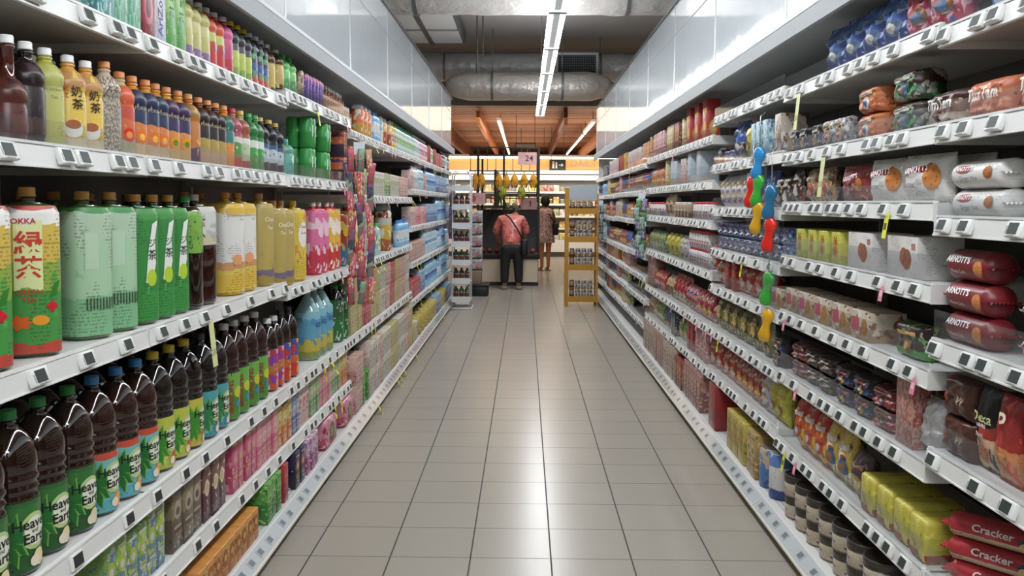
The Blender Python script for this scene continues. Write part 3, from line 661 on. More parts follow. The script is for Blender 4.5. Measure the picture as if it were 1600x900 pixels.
fr = lambda c, dkc: (lambda mb, fn, R, h: (blob(mb, circle(R*.5, 12), mat(c, .3), fn, 0, .25*h), blob(mb, circle(R*.26, 10), mat(dkc, .3), lambda u, v: tuple(x*1.01 if i < 2 else x for i, x in enumerate(fn(u, v))), 0, .25*h)))
D('ora', 'juice_bottle', 'bottle', 'small red-orange fruit juice bottle', slim('c8b88a', 'd8884a', [(0, 'b8b48a'), (.2, 'd8601e'), (.5, 'cc3c1c'), (.7, 'e05a20')], ('e88a30',), shapes=fr('d8381c', 'f0a050')), -.45)
D('nav', 'juice_bottle', 'bottle', 'small navy-labelled orange juice bottle', slim('d8923a', 'd8884a', [(0, 'd8b88a'), (.18, 'e07a20'), (.48, '223058'), (.85, '2a3450')], ('c8a060',), shapes=fr('e87a1c', 'f8c050'), txt=[('POKKA', .0125, 'b8ae90', 0, .60, .01)]), -.4)
D('pur', 'juice_bottle', 'bottle', 'small purple-labelled mango juice bottle', slim('d89a3a', 'd8884a', [(0, 'd8b06a'), (.18, 'e08a20'), (.46, '3a2458'), (.85, '4a2a50')], ('b8903a',), shapes=fr('e89a1c', '5a8a2c'), txt=[('POKKA', .0125, 'b8ae90', 0, .60, .01)]), -.4)
D('amb', 'juice_bottle', 'bottle', 'small amber juice bottle', slim('b8741c', 'd8884a', [(0, '4a2a5a'), (.25, 'c87a1c'), (.8, 'a87830')], ('e0a840',)), -.4)
D('dkb', 'juice_bottle', 'bottle', 'small dark brown fruit juice bottle', slim('5a2a14', 'd8884a', [(0, 'c8a078'), (.2, 'b89a34'), (.45, '2e1c1a'), (.85, '3a2018')], ('a8a040',), txt=[('POKKA', .0125, 'b8ae90', 0, .60, .01)]), -.4)
D('tor', 'juice_bottle', 'bottle', 'small teal-and-orange juice bottle', slim('e08018', 'd8884a', [(0, 'e88a1c'), (.35, 'e0861c'), (.45, '2a7a74'), (.85, '2a6a60')], ('f0b040',)), -.4)
D('rcp', 'juice_bottle', 'bottle', 'small pink guava bottle, red cap', slim('a87a5a', 'c02838', [(0, 'c83a4a'), (.2, '5a9a4a'), (.5, 'd8d0c8'), (.62, 'b04a60')], ('e8e0d0',)), -.4)
D('lim', 'juice_bottle', 'bottle', 'small white-green drink bottle, gold cap', slim('a8a87a', 'd8a84a', [(0, 'b84a5a'), (.15, 'b8c8a0'), (.5, 'e0e0d4'), (.62, 'a8503a')], ('6aa83a',)), -.4)
D('grn', 'juice_bottle', 'bottle', 'small green lime drink bottle, green cap', slim('2a7a3a', '2f9a3f', [(0, '3aa04a'), (.45, 'd8e0d0'), (.62, '1f7a34')], ('8acc5a',)), -.4)
D('blk', 'soda_bottle', 'bottle', 'small black bottle with pale blue label', slim('16161c', 'c8a050', [(0, '17171c'), (.2, 'b8c4cc'), (.5, '2a5a8a'), (.6, '17171c')], ('3a4a6a',)), -.3)
D('tsm', 'juice_bottle', 'bottle', 'short teal bottle with white round label', slim('4aa89a', '3f9a8a', [(0, '4ab0a8'), (.5, '5ab09a')], ('a0c8a0',), h=.165, r=.036, shapes=sh_panel('e8ece8', .018, .02, 0, .45, 12)))
# top shelf
D('ytb', 'tea_bottle', 'bottle', 'pale yellow ribbed drink bottle', slim('b8b060', 'e8e8e6', [(0, '8a6a9a'), (.2, 'c0b860'), (.5, 'c8c070')], ('e0dca0',), h=.225, r=.036))
D('rgb', 'juice_bottle', 'bottle', 'red drink bottle with lime band', slim('c83028', 'e8e8ec', [(0, 'c82a28'), (.5, 'b8c030'), (.7, 'd8582c')], ('e85040',), h=.218, r=.034, shapes=sh_panel('9aa8a0', .01, .012, 0, .35)))
D('pnk', 'juice_bottle', 'bottle', 'magenta drink bottle, pale cap', slim('c82a68', 'e8e8ec', [(0, 'c02438'), (.3, 'c83070'), (.7, 'e05a98')], ('e890b0',), h=.218, r=.034))
D('yct', 'soda_bottle', 'bottle', 'dark bottle with yellow cap, lime label', slim('2a2830', 'e0b828', [(0, '8aa83a'), (.2, 'b8c83c'), (.55, '3a3840')], ('5aa060',), h=.215, r=.031))
D('wct', 'soda_bottle', 'bottle', 'dark bottle with white cap, coloured label', slim('20202a', 'dcdce4', [(0, 'c8402c'), (.25, '3a5a9a'), (.5, '2a3048')], ('d8d8d0', '5aa060'), h=.212, r=.031))
D('yl2', 'tea_bottle', 'bottle', 'amber bottle with gold label', slim('5a3a1c', 'ececea', [(0, '5a3a20'), (.12, 'c8a838'), (.75, '5a3a20')], ('e0c868',), h=.21, r=.034))
D('gcn', 'drink_bottle', 'bottle', 'vivid green clear bottle', slim('3aa84a', '3fb050', [(0, '3ab04a'), (.4, '6acc60')], ('a8e090',), h=.185, r=.033))
D('ctn_teal', 'drink_carton', 'carton', 'teal juice carton', lambda: carton(.085, .08, .24, art([(0, '7ac8c0'), (.4, '9ad8cc')], ('d8e8e0', '3f9aa0'), 4), gable=True))
D('ctn_mint', 'drink_carton', 'carton', 'mint-green drink carton', lambda: carton(.075, .07, .22, art([(0, '9ad0b0'), (.5, 'b8dcc4')], ('5ab08a',), 4), ()))
D('ctn_red', 'drink_carton', 'carton', 'crimson drink carton, round picture', lambda: carton(.075, .07, .22, art([(0, '8a2434'), (.2, 'a83048')], ('c84a60',), 4, .4, (.5, .42, .36, 1.6, 'd86a80', '6a1424')), ()))
D('ctn_ari', 'drink_carton', 'carton', 'white drink carton, blue upright lettering', lambda: (lambda r_: (decal(r_[0][0][1], 'AriZona', .044, mat('3a5a9a', .5), lambda u, v: (.0356, u, v), 0, .10, .02, PI/2), r_)[1])(carton(.075, .07, .22, art([(0, 'c8ccd8'), (.3, 'dcdcdc')], ('e0a8b0',), 5, .38))))
D('ctn_grn', 'drink_carton', 'carton', 'bright green tea carton', lambda: carton(.075, .07, .225, art([(0, '4aa83a'), (.5, '7ac040')], ('3a9a34', 'a8d860'), 4, .4), [('お', .026, '23301f', 0, .72, .02), ('茶', .034, '23301f', 0, .52, .02)]))
D('can_pur', 'drink_can', 'can', 'slim purple and pink drink can', lambda: can(.026, .132, art([(0, '3a2a68'), (.25, '6a3a98'), (.75, 'c85a9a')], ('d890c0', '4a3a9a'), 3, .42)))
D('can_bei', 'drink_can', 'can', 'slim beige drink can', lambda: can(.026, .132, art([(0, '2a2420'), (.2, 'c8b08a')], ('8a6a4a',), 3)))
D('vial', 'drink_bottle', 'bottle', 'little amber glass drink bottle', lambda: bottle('pet', .025, .135, '6a3414', 'd0cccc', art([(0, 'c89a58'), (.5, 'e0c898')], ('a83a30',), 4), [], 2, (.2, .6), capr=.013))
for k, c, a, lc, ds in (('jar_y', 'd8a020', 'e86a1c', 'dadada', 'large jar of yellow drink mix'), ('jar_o', 'b8501c', 'f0b040', 'b8b4ac', 'orange-brown wide drink jar'), ('jar_w', 'd8d8d4', '8ab0c8', 'e8e8e8', 'pale wide drink jar')):
    D(k, 'drink_jar', 'jar', ds, (lambda c=c, a=a, lc=lc: jar(.045, .2, art([(0, c), (.5, a)], ('e8e4d8',), 3, .42), lc)))
D('jar_big', 'honey_jar', 'jar', 'large amber jar with silver lid', lambda: jar(.066, .36, art([(0, 'b8641c'), (.25, 'e0b828'), (.55, 'c8c8bc'), (.7, '9a3a1c')], ('c8a020', 'e8e0c8'), 3, .42), '9a9a9c'))
for k, c, a, cp, ds in (('b_lt', 'a8d0c8', '7ac04a', '3faa50', 'light aqua bottle, green cap'), ('b_bl', '7ab4dc', 'd0e4f0', '3a7ac8', 'pale blue bottled water, blue cap'), ('b_wh', 'dcdce0', '8ac0d0', 'e8e8ec', 'white drink bottle'), ('b_pk', 'e0b0bc', 'd04a6a', 'e8e8ec', 'pale pink drink bottle'), ('b_dk', '26262a', '8a8a8a', 'b8b8b8', 'dark glass drink bottle'), ('b_yl', 'd8c040', 'c8602a', 'e8e0d0', 'yellow fruit drink bottle')):
    D(k, 'drink_bottle', 'bottle', ds, (lambda c=c, a=a, cp=cp: bottle('pet', .034, .22, c, cp, art([(0, c), (.3, a), (.7, c)], ('e8e8e4',), 4), [], 2, (.15, .62))))
D('water', 'water_bottle', 'bottle', 'clear blue mineral water bottle', lambda: bottle('pet', .041, .27, '9ac4e0', '3a6ab8', art([(0, '3a6ab8'), (.5, 'd8e4f0')], ('7aa8d8',), 3), [], 2, (.3, .62)))
D('water2', 'water_bottle', 'bottle', 'pale mineral water bottle, white cap', lambda: bottle('pet', .041, .27, 'b4d0dc', 'e8ecf0', art([(0, '4a9ac8'), (.5, 'c8dce8')], ('e8f0f4',), 3), [], 2, (.3, .6)))
def cpack(key, c1, c2, a, ds, w=.075, d=.09, h=.165, n=2, sc=5, am=.45, circ=None, txt=()):
    def f():
        m = art([(0, c1), (.5, c2)], a, sc*.6, am*.92, circ, .33, h/w)
        r_ = multipack(w, d, h, m, n) if n > 1 else carton(w, d, h, m, txt)
        if not circ: emblem(r_[0][0][1], w, h, n if n > 1 else 1, lambda u, v: (d/2+.0008, u, v), mute(a[0]), mute(a[-1] if len(a) > 1 else c1))
        return r_
    D(key, 'drink_pack', 'packet of cartons', ds, f)
def sixpack():
    mb = MB()
    for i in (-1, 1):
        for k in (-1, 1): mb.lathe([(.026, 0), (.031, .007), (.031, .135), (.027, .145)], art([(0, '1f9a3a'), (.5, '2aa848')], ('7ad08a',), 1.5, .4), 20, 2.4, c=(k*.031, i*.031, 0))
        blob(mb, [(-.008, -.03), (.012, -.02), (.006, .0), (.014, .03), (-.012, .02), (-.004, 0)], mat('e0ece0', .4), lambda u, v: (.0635, u, v), i*.031, .08)
    return [('pack', mb)], (.126, .126, .147)
D('cg6', 'drink_pack', 'packet of cans', 'shrink-wrapped green soft drink cans', sixpack)
cpack('pu6', '3a1a38', 'c85a1c', ('e08a30', '5a2050'), 'purple and orange carton pack', .09, .12, .142, 2, 2.4)
cpack('bgp', '5a8a9a', '7aa84a', ('b8c83c', '4a6ab0', 'd8dce0'), 'blue-green chequered carton pack', .12, .11, .18, 2, 6, .47)
cpack('bwn', '6a5a44', '8a7a5a', ('b8a88a', '5a3a34'), 'grey-brown soy milk carton', .075, .085, .205, 1, 5, .42)
cpack('mar', '5a2a34', '7a4a48', ('d8c890',), 'maroon and cream malt drink carton', .065, .085, .205, 1, 3, .42, (.5, .55, .3, 2.2, 'e0d4a0', 'd0b070'))
cpack('pkp', 'c83a6a', 'd8507a', ('e890a8', 'e8c060'), 'hot-pink carton pack', .12, .14, .20, 2, 4)
cpack('pkc', 'd85a80', 'e88aa0', ('f0c8d0', 'e0a050'), 'pink fruit-milk carton', .06, .08, .175, 1, 5)
cpack('ylc', 'd87a28', 'd8c050', ('e8e0a0', 'c85040'), 'yellow-orange soy carton', .06, .08, .18, 1, 5)
cpack('blc', '3a5a98', '6a98b8', ('d8dce0', 'c87a90'), 'blue dairy drink carton', .06, .08, .17, 1, 5)
cpack('gnc', '4a9a4a', '9ac070', ('e0e8c8', 'd87a90'), 'green and white drink carton', .06, .08, .172, 1, 5)
cpack('wpc', 'd8b8b8', 'e8d0cc', ('c84a50', 'd8c8a0'), 'pale pink-white carton', .06, .08, .172, 1, 5)
cpack('tan', 'b89a50', 'c8b878', ('e0d4a0', 'a8b060'), 'tan and olive soy carton pack', .12, .12, .17, 2, 5)
cpack('tnp', 'c89090', 'd8b0a0', ('e8d8c0', 'b85a60'), 'rose-beige carton pack', .12, .12, .17, 2, 5)
cpack('rdp', 'b82a34', 'c8404a', ('e8b0a8',), 'bright red carton pack', .11, .12, .165, 2, 4)
cpack('wcp', 'd0cfc8', 'e0dcd0', ('9ab070', 'c8a0a8'), 'white and sage carton pack', .12, .12, .17, 2, 6)
cpack('orp', 'c8761c', 'd8902c', ('a85018', 'e8b850'), 'orange shrink-wrapped carton block', .2, .16, .115, 3, 4)
cpack('grp', '2f8a30', '5aac3c', ('a8d070', '1f6a28'), 'leaf-green tall carton', .06, .09, .2, 1, 4)
cpack('rdc', 'a81f28', 'c02c34', ('d86a5a',), 'plain red tall carton', .06, .09, .2, 1, 3, .35)
cpack('nvc', '1c2038', '2a2a50', ('d87a28', 'e0c0c8'), 'navy tall carton with orange foot', .07, .09, .2, 1, 3, .4)
cpack('ppc', 'b04a80', 'd8a0b8', ('e8d8e0', '8a5ab0'), 'mauve tall carton', .06, .09, .19, 1, 4)
cpack('yel', 'c8b020', 'd8c434', ('8a3030', 'e8e0a0'), 'yellow carton pack', .12, .12, .18, 2, 5)
cpack('blp', '4a78b8', '8ab4d8', ('d8e4f0',), 'shrink-wrapped blue water pack', .18, .14, .2, 3, 4)
D('pbag', 'drink_pack', 'packet of cartons', 'pink cherry-print wrapped multipack', lambda: carton(.24, .17, .15, art([(0, 'c84a68'), (.4, 'd8809a')], ('e8c0c8', 'a82838'), 5, .42, (.5, .5, .22, .7, '5a2a20', '8aa040')), bev=.02))
CYL[0] = False
# biscuits
ARN = 'ffffff'
def arn_shape(c='a01c24', u=-.045, v=.085, w_=.05, hh=.017):
    return lambda mb, fn: blob(mb, [(-w_, -hh), (w_*.8, -hh*.4), (w_, hh), (-w_*.8, hh*.5)], mat(c, .4), fn, u, v)
def two(*fs): return lambda mb, fn: [f(mb, fn) for f in fs]
D('aw', 'biscuit_packet', 'biscuits', "white biscuit packet, red banner, biscuit picture", lambda: bag(.235, .135, .07, art([(0, 'dedbd6'), (.4, 'e8e6e2')], ('d0ccc8',), 2.5, .35), [("ARNOTT'S", .025, ARN, -.016, .68, .02, .10), ('Nut Crisp', .017, '5a5a5e', -.05, .35, 0, .05)], 3, 'd8d6d2', .004, two(arn_shape(u=-.018, v=.092, w_=.072), sh_cookie('c87f3a', .055, .07, .036, 'a8602a'))), .12)
D('ar', 'biscuit_packet', 'biscuits', "dark red biscuit packet, white lettering", lambda: bag(.20, .125, .06, art([(0, '8a3a34'), (.45, '9a2a2c')], ('c08060', '6a1a1c'), 2.5, .42), [("ARNOTT'S", .022, ARN, -.002, .66, .02, .12)], 4, '8a2024', .005, sh_cookie('b5703a', .05, .06, .022)), .1)
D('gn', 'biscuit_packet', 'biscuits', "long white biscuit roll, red oval", lambda: roll(.27, .045, art([(0, 'd8d5d0'), (.3, 'e4e2de')], ('ccc8c4',), 2, .35), [("ARNOTT'S", .020, ARN, -.05, .018, .02), ('Ginger Nut', .019, '5c5c60', -.02, -.012, 0)], 'd8d4d0', .78, two(lambda mb, fn: blob(mb, circle(.042, 14, .3), mat('a01c24', .4), fn, -.05, .018), sh_cookie('a8602c', .07, .004, .02))))
D('mc', 'biscuit_packet', 'biscuits', "maroon biscuit roll, white lettering", lambda: roll(.235, .043, art([(0, '7a1420'), (.5, '8c1a26')], ('a02c34',), 2, .33), [("ARNOTT'S", .024, ARN, -.03, .016, .025), ('Monte Carlo', .014, 'e8d8c8', -.03, -.016, 0)], '7a1420', .92, sh_cookie('c87a3a', .065, -.004, .022, 'd8a068')))
D('mw', 'biscuit_packet', 'biscuits', "white biscuit roll, red banner", lambda: roll(.235, .043, art([(0, 'ddd8d2'), (.6, 'e4e0da')], ('c8b8b0',), 2, .33), [("ARNOTT'S", .024, ARN, -.03, .016, .025), ('Butternut Snap', .013, '5a5a5e', -.03, -.016, 0)], 'c8c4c0', .92, lambda mb, fn: blob(mb, [(-.062, -.014), (.05, -.014), (.062, .014), (-.05, .014)], mat('8c1a26', .4), fn, -.03, .016)))
D('dkp', 'biscuit_packet', 'biscuits', 'dark brown and beige snack packet', lambda: bag(.10, .135, .045, art([(0, '3a2a24'), (.5, '241c1a')], ('c8a880', '5a4a44'), 3.5, .43), (), 5, '3a2a24'))
D('paw', 'biscuit_packet', 'biscuits', 'clear packet of beige biscuits', lambda: bag(.12, .13, .06, art([(0, 'b88a60'), (.5, 'a07850')], ('d8b890', '5a3a28'), 4, .45), (), 6, 'c8b8a0', .009))
D('obx', 'biscuit_packet', 'biscuits', 'orange family biscuit packet', lambda: bag(.15, .085, .10, art([(0, 'c86020'), (.5, 'd07028')], ('d89a50', '8a3a18'), 3, .4), (), 7, 'c05a20'))
D('gbx', 'biscuit_packet', 'biscuits', 'green and dark chocolate wafer packet', lambda: bag(.15, .09, .10, art([(0, '2a3a24'), (.5, '3a2018')], ('2f9a4a', 'a8a098'), 3, .44), (), 8, '3aa050'))
D('tim', 'biscuit_packet', 'biscuits', 'brown chocolate biscuit packet', lambda: bag(.17, .095, .09, art([(0, 'b8a08a'), (.35, '7a4a34'), (.7, '4a2a20')], ('c8b8a0', '2a1814'), 3, .4), [('TimTam', .042, 'f0ece4', 0, .62, .02)], 9, '5a3020'))
D('tio', 'biscuit_packet', 'biscuits', 'orange chocolate biscuit packet, white lettering', lambda: bag(.17, .095, .09, art([(0, 'c8683a'), (.5, 'd07040')], ('e8a070', '8a3a20'), 3, .38), [('TimTam', .042, 'f0ece4', 0, .62, .02)], 10, 'c86030'))
D('gry', 'biscuit_packet', 'biscuits', 'silver-grey foil snack packet', lambda: bag(.11, .10, .06, art([(0, '8a8688'), (.5, 'a8a4a4')], ('d0ccd0', '4a4448'), 4, .44), (), 11, 'b0acac', .009))
D('blk2', 'biscuit_packet', 'biscuits', 'dark blue and black cookie packet', lambda: bag(.09, .10, .06, art([(0, '23304a'), (.5, '1a1c28')], ('b8b4b0', '8a3a2c'), 3, .42), (), 12, '2a3a5a'))
D('lbx', 'biscuit_box', 'biscuits', 'tall light blue wafer box', lambda: carton(.07, .10, .165, art([(0, '7ab0c0'), (.5, '9ac8d8')], ('d8e4e4', '4a80b0'), 4, .45)))
D('bbx', 'biscuit_box', 'biscuits', 'tall beige-brown cracker box', lambda: carton(.09, .12, .17, art([(0, 'a89080'), (.5, 'c0b0a0')], ('6a4a3c', 'e0d8cc'), 3, .45)))
D('blw', 'biscuit_packet', 'biscuits', 'crinkled blue wrapped wafer packet', lambda: bag(.12, .075, .07, art([(0, '2a4a90'), (.5, '4a70b8')], ('a8c0e0', '1a2a5a'), 4, .46), (), 13, '5a7ac0', .011))
D('blg', 'biscuit_packet', 'biscuits', 'blue and white cream biscuit packet', lambda: bag(.12, .10, .07, art([(0, '3a62a8'), (.5, '5a84c0')], ('d8e0e8', '24407a'), 3, .46), (), 14, '7a9ad0', .008))
D('y16', 'biscuit_box', 'biscuits', 'bright yellow biscuit box, red numerals', lambda: carton(.085, .13, .115, art([(0, 'b8b818'), (.3, 'd0d022')], ('e0dc50',), 3, .4, (.5, .4, .26, 1.3, 'd89a30', 'b86a28')), [('16', .04, 'b03020', 0, .72, .04)], bev=.004))
D('cok', 'cookie_box', 'biscuits', 'long white cookie box', lambda: (lambda r_: (sh_cookie('9a5228', .035, .055, .03, '5a2c14')(r_[0][0][1], lambda u, v: (.0656, u, v)), sh_cookie('a85c2e', .012, .062, .026, '6a3418')(r_[0][0][1], lambda u, v: (.0652, u, v)), r_)[2])(carton(.20, .13, .12, art([(0, 'dad8d4'), (.6, 'e6e4e0')], ('d2cec8',), 2.5, .35), [('|||||', .020, 'b04a2a', .075, .78, .03)])))
D('cob', 'cookie_box', 'biscuits', 'cream sandwich cookie box, pink label', lambda: (lambda r_: (blob(r_[0][0][1], [(-.03, -.022), (.03, -.022), (.03, .022), (-.03, .022)], mat('c83a6a', .4), lambda u, v: (.0606, u, v), -.035, .05), sh_cookie('b87a3c', .04, .045, .028, '6a3a1c')(r_[0][0][1], lambda u, v: (.0608, u, v)), 0, r_)[3])(carton(.15, .12, .095, art([(0, 'b89878'), (.45, 'd8c8b0')], ('8a5a3a', 'e8dcc8'), 2.6, .42))))
D('gnb', 'biscuit_packet', 'biscuits', 'black and lime-green biscuit packet', lambda: bag(.17, .10, .07, art([(0, '3aa030'), (.28, '2a1c1a'), (.7, '3a2420')], ('5ac040', 'a8a098'), 2.6, .4), (), 15, '4ab03a'))
D('nvy', 'chocolate_packet', 'biscuits', 'navy and black wafer packet', lambda: bag(.15, .065, .08, art([(0, '1a2040'), (.5, '141418')], ('3a5aa0', '5a2a20'), 3, .43), (), 16, '1a2444', .01))
D('rdd', 'chocolate_packet', 'biscuits', 'dark red wafer packet', lambda: bag(.15, .065, .08, art([(0, '8a1a24'), (.5, '5a1418')], ('c83a40', 'd8b0a8'), 3, .42), (), 17, '9a2430', .01))
D('bnd', 'chocolate_packet', 'biscuits', 'dark brown wafer packet', lambda: bag(.15, .065, .08, art([(0, '33201a'), (.5, '241614')], ('7a6a60',), 3, .42), (), 18, '3a2620', .01))
D('pdv', 'gift_box', 'biscuits', 'salmon paisley-patterned gift box', lambda: carton(.11, .12, .19, art([(0, 'c0605a'), (.5, 'c86a62')], ('a04a48', 'd8a090', 'b8a890'), 9, .47)))
D('slv', 'wafer_packet', 'biscuits', 'crumpled silver foil wafer packet', lambda: bag(.12, .16, .075, mat('c9c8ca', .25, .55, bump=(30, .6, .01)), (), 19, 'c8c8c8', .016))
D('wbx', 'wafer_packet', 'biscuits', 'brown foil wafer packet', lambda: bag(.15, .10, .07, art([(0, '4a241a'), (.5, '5a2c20')], ('6a3426',), 2, .35), [('W', .035, 'a08a70', .035, .5, .01), ('8', .03, 'a04038', -.035, .5, .02)], 20, 'b8b4b4', .006))
D('dek', 'wafer_packet', 'biscuits', 'black wafer packet with cookie picture', lambda: bag(.095, .205, .055, art([(0, 'd8b088'), (.4, 'b03024'), (.55, '1c1c22')], ('2a3a4a',), 2.4, .36), [('Deka', .034, 'c8c890', 0, .64, .02), ('WAFERS', .011, 'e8e4dc', 0, .55, .02), ('Choc', .016, 'f0e4d8', 0, .45, .01)], 21, '2a2a30', .006, sh_cookie('b87038', .005, .045, .022)))
D('dkr', 'wafer_packet', 'biscuits', 'red wafer packet with roll picture', lambda: bag(.095, .205, .055, art([(0, 'd88a4a'), (.4, 'b8281c'), (.5, 'a81f1c')], ('d84a30',), 2.4, .36), [('P', .06, 'f0d8c0', 0, .7, .02)], 22, 'a02020', .006, sh_cookie('d08a48', .0, .05, .024)))
D('ybg', 'snack_bag', 'snack bag', 'yellow upright snack bag', lambda: bag(.12, .17, .07, art([(0, 'b8b41c'), (.6, 'd0cc28')], ('e8e48a',), 3, .38), (), 23, 'd8d438', .01))
D('ryb', 'snack_bag', 'snack bag', 'red and yellow snack bag', lambda: bag(.12, .20, .07, art([(0, 'e0b01c'), (.45, 'd8501c'), (.7, 'b81f1c')], ('e8c83a', 'c8281c'), 2.6, .4), (), 24, 'c82a1c', .01))
D('yws', 'snack_bag', 'snack bag', 'yellow snack bag with white figure', lambda: bag(.12, .20, .07, art([(0, 'c8b424'), (.5, 'd8b41c')], ('e0dcc0', '5a4a80'), 3, .42, (.5, .5, .2, 1.6, 'e8e4d0', 'c04030')), (), 25, 'd8b81c', .01))
D('bwb', 'snack_bag', 'snack bag', 'grey-brown biscuit bag', lambda: bag(.13, .16, .07, art([(0, 'a8a498'), (.5, '4a3c44')], ('c86a3a', '8a8480'), 3, .42), (), 26, '6a5a5c', .01))
D('ybx', 'biscuit_box', 'biscuits', 'glossy yellow wrapped cracker block', lambda: carton(.10, .17, .12, art([(0, 'a8301c'), (.22, 'c8bc1c'), (.6, 'd0c424')], ('e0d850', '9a8a18'), 2.4, .4), bev=.014))
D('ckr', 'cracker_packet', 'biscuits', 'long red cracker packet', lambda: roll(.26, .038, art([(0, 'c8b088'), (.35, 'b81c2c'), (.7, 'c01f30')], ('d83040', '2a5a68'), 2, .36), [('Cracker', .03, 'f0e4dc', .0, .012, .02)], 'b81c2c', .8, sh_cookie('d8b878', .08, -.012, .018, 'b88a4a')), .7)
D('ylr', 'snack_bag', 'snack bag', 'red carton of crackers with white lid', lambda: carton(.14, .12, .09, art([(0, 'b8202c'), (.6, 'c8303a')], ('e8e0dc',), 3, .42)))
D('ritz', 'cracker_box', 'biscuits', 'tall red cracker box, yellow lettering', lambda: carton(.13, .08, .26, art([(0, 'c02a18'), (.4, 'b81c14')], ('c83a20',), 2, .33, (.5, .3, .32, 1.8, 'd8a030', 'e8b850')), [('RITZ', .042, 'f0c030', 0, .72, .03)], side=[('RITZ', .024, 'f0c030', 0, .72, .03)]))
def bx(key, c1, c2, a, ds, w=.08, d=.08, h=.2, sc=3.5, am=.44, nm='biscuit_box'):
    
    def f():
        r_ = carton(w, d, h, art([(0, c1), (.5, c2)], a, sc*.7, am*.9, None, .33, h/w))
        if key not in ('bigr', 'gbl'): emblem(r_[0][0][1], w, h, 1, lambda u, v: (d/2+.0008, u, v), mute(a[0]), mute(a[-1] if len(a) > 1 else c1))
        return r_
    D(key, nm, 'biscuits', ds, f)
bx('drx', '6a1c20', '8a2428', ('c8a050', 'a83038'), 'dark red cracker box', .09, .08, .2)
bx('crx', 'c8b060', 'd8cc98', ('e8e4d0', 'a8a040'), 'cream and olive biscuit box', .08, .08, .2)
bx('pkx', 'c87a80', 'd8a0a0', ('e8d0c8', 'a83a48'), 'rose-pink biscuit box', .075, .08, .19)
bx('wpx', 'd0b8b8', 'd8ccc8', ('b06a70', 'e0dcd8'), 'pale lilac biscuit box', .07, .08, .18)
bx('yrx', 'c89a20', 'd8b828', ('b02a20',), 'golden yellow biscuit box', .075, .08, .19, 2.5)
bx('rdx', '9a1c22', 'b02428', ('d86a50',), 'deep red biscuit box', .07, .08, .19, 2.5)
bx('orx', 'c87030', 'd09050', ('e8c890', 'a84828'), 'orange-beige biscuit box', .075, .08, .19)
bx('gbl', 'a8b8c4', 'b4c4d0', ('d0dce4',), 'plain grey-blue tall tin box', .12, .12, .2, 2, .38)
bx('tct', 'a89478', 'b8a48c', ('8a6a5a', 'd0c4b0'), 'tall beige-brown cereal box', .085, .09, .26)
bx('rct', '9a6058', 'b07a70', ('d8b8a8', '7a3a38'), 'tall dusty-red cereal box', .08, .09, .27)
bx('bigr', '8e141c', '9c1820', ('b02a30',), 'big plain red box', .17, .16, .26, 2, .36)
bx('yt', 'b8a424', 'c8b838', ('8a7a2a', 'd8782c'), 'tall yellow-olive biscuit box', .11, .12, .20)
bx('gld', 'a8843a', 'b8984c', ('d8c080', '7a5a2c'), 'golden tan biscuit box', .08, .10, .2)
bx('dgx', '2a3a4a', '3a4a60', ('b8b8b8', '6a8a4a'), 'dark slate biscuit box', .07, .08, .16)
D('tub', 'biscuit_tub', 'biscuits', 'blue and white tub with orange picture', lambda: can(.056, .19, art([(0, '2a4a98'), (.22, 'd8d4d0'), (.72, '5a84c0')], ('c8c4c0',), 3, .36, (.3, .45, .16, 1.4, 'd87a30', 'e09a50')), top='d8d8d8'))
D('tub2', 'biscuit_tub', 'biscuits', 'blue drum of wafer sticks', lambda: can(.052, .17, art([(0, '2a5098'), (.5, 'c8a888')], ('4a80c0',), 3), top='c8c8c8'))
D('tin', 'biscuit_tin', 'biscuits', 'round brown-lidded cookie tin', lambda: tin(.066, .085, art([(0, '6a5a50'), (.1, 'b8a890'), (.86, '5a4c44')], ('3a4a80', 'b84a3a', '7a5a40'), 2.2, .36)))
for k, c, a, ds in (('rbg', 'b02420', 'd85a38', 'crinkled red snack bag'), ('obg', 'd0702c', 'e8b070', 'crinkled orange snack bag'), ('pbg', 'c86a78', 'e8c0c4', 'pink striped snack bag'), ('gbg', '6a8a40', 'b8c870', 'olive green snack bag'), ('wbg', 'd0ccd0', '8a5a9a', 'white and purple snack bag'), ('bbg', '2f58a8', 'c8d8e8', 'blue and white chips bag'), ('dbg', '7a5434', '2a1c18', 'dark brown snack bag'), ('cbg', 'c8b088', '8a6a40', 'clear bag of pale biscuits'), ('mbg', 'a0283c', 'd890a0', 'dark pink crinkled bag')):
    D(k, 'snack_bag', 'snack bag', ds, (lambda c=c, a=a: bag(.12, .17, .07, art([(0, c), (.5, c)], (a, 'e4dcd0'), 3, .42), (), 27, c, .012)))
D('hrt', 'snack_bag', 'snack bag', 'shiny red heart-topped bag', lambda: bag(.12, .2, .08, art([(0, 'd8c8a8'), (.4, 'b82430')], ('e8d8c8', 'd84a50'), 2.4, .4), (), 28, 'c83a40', .012))
D('chp', 'chips_bag', 'snack bag', 'tall blue and white chips bag', lambda: bag(.17, .24, .08, art([(0, 'b8c8e0'), (.35, '4a7ad0'), (.7, 'd8e0ec')], ('e4e4e8', '2f5ab0'), 2.2, .45), (), 29, '3a6ac0', .012), .2)
D('chr', 'chips_bag', 'snack bag', 'tall red and pink chips bag', lambda: bag(.15, .22, .08, art([(0, 'b82a48'), (.5, '9a2030')], ('e0a0b0', '3a4a90'), 2.4, .42), (), 30, 'a82838', .012), .2)
D('cho', 'chips_bag', 'snack bag', 'tall deep blue chips bag', lambda: bag(.15, .22, .08, art([(0, '24408a'), (.5, '3a60b0')], ('a0b8e0', 'c8506a'), 2.4, .42), (), 31, '2a4a98', .012), .2)
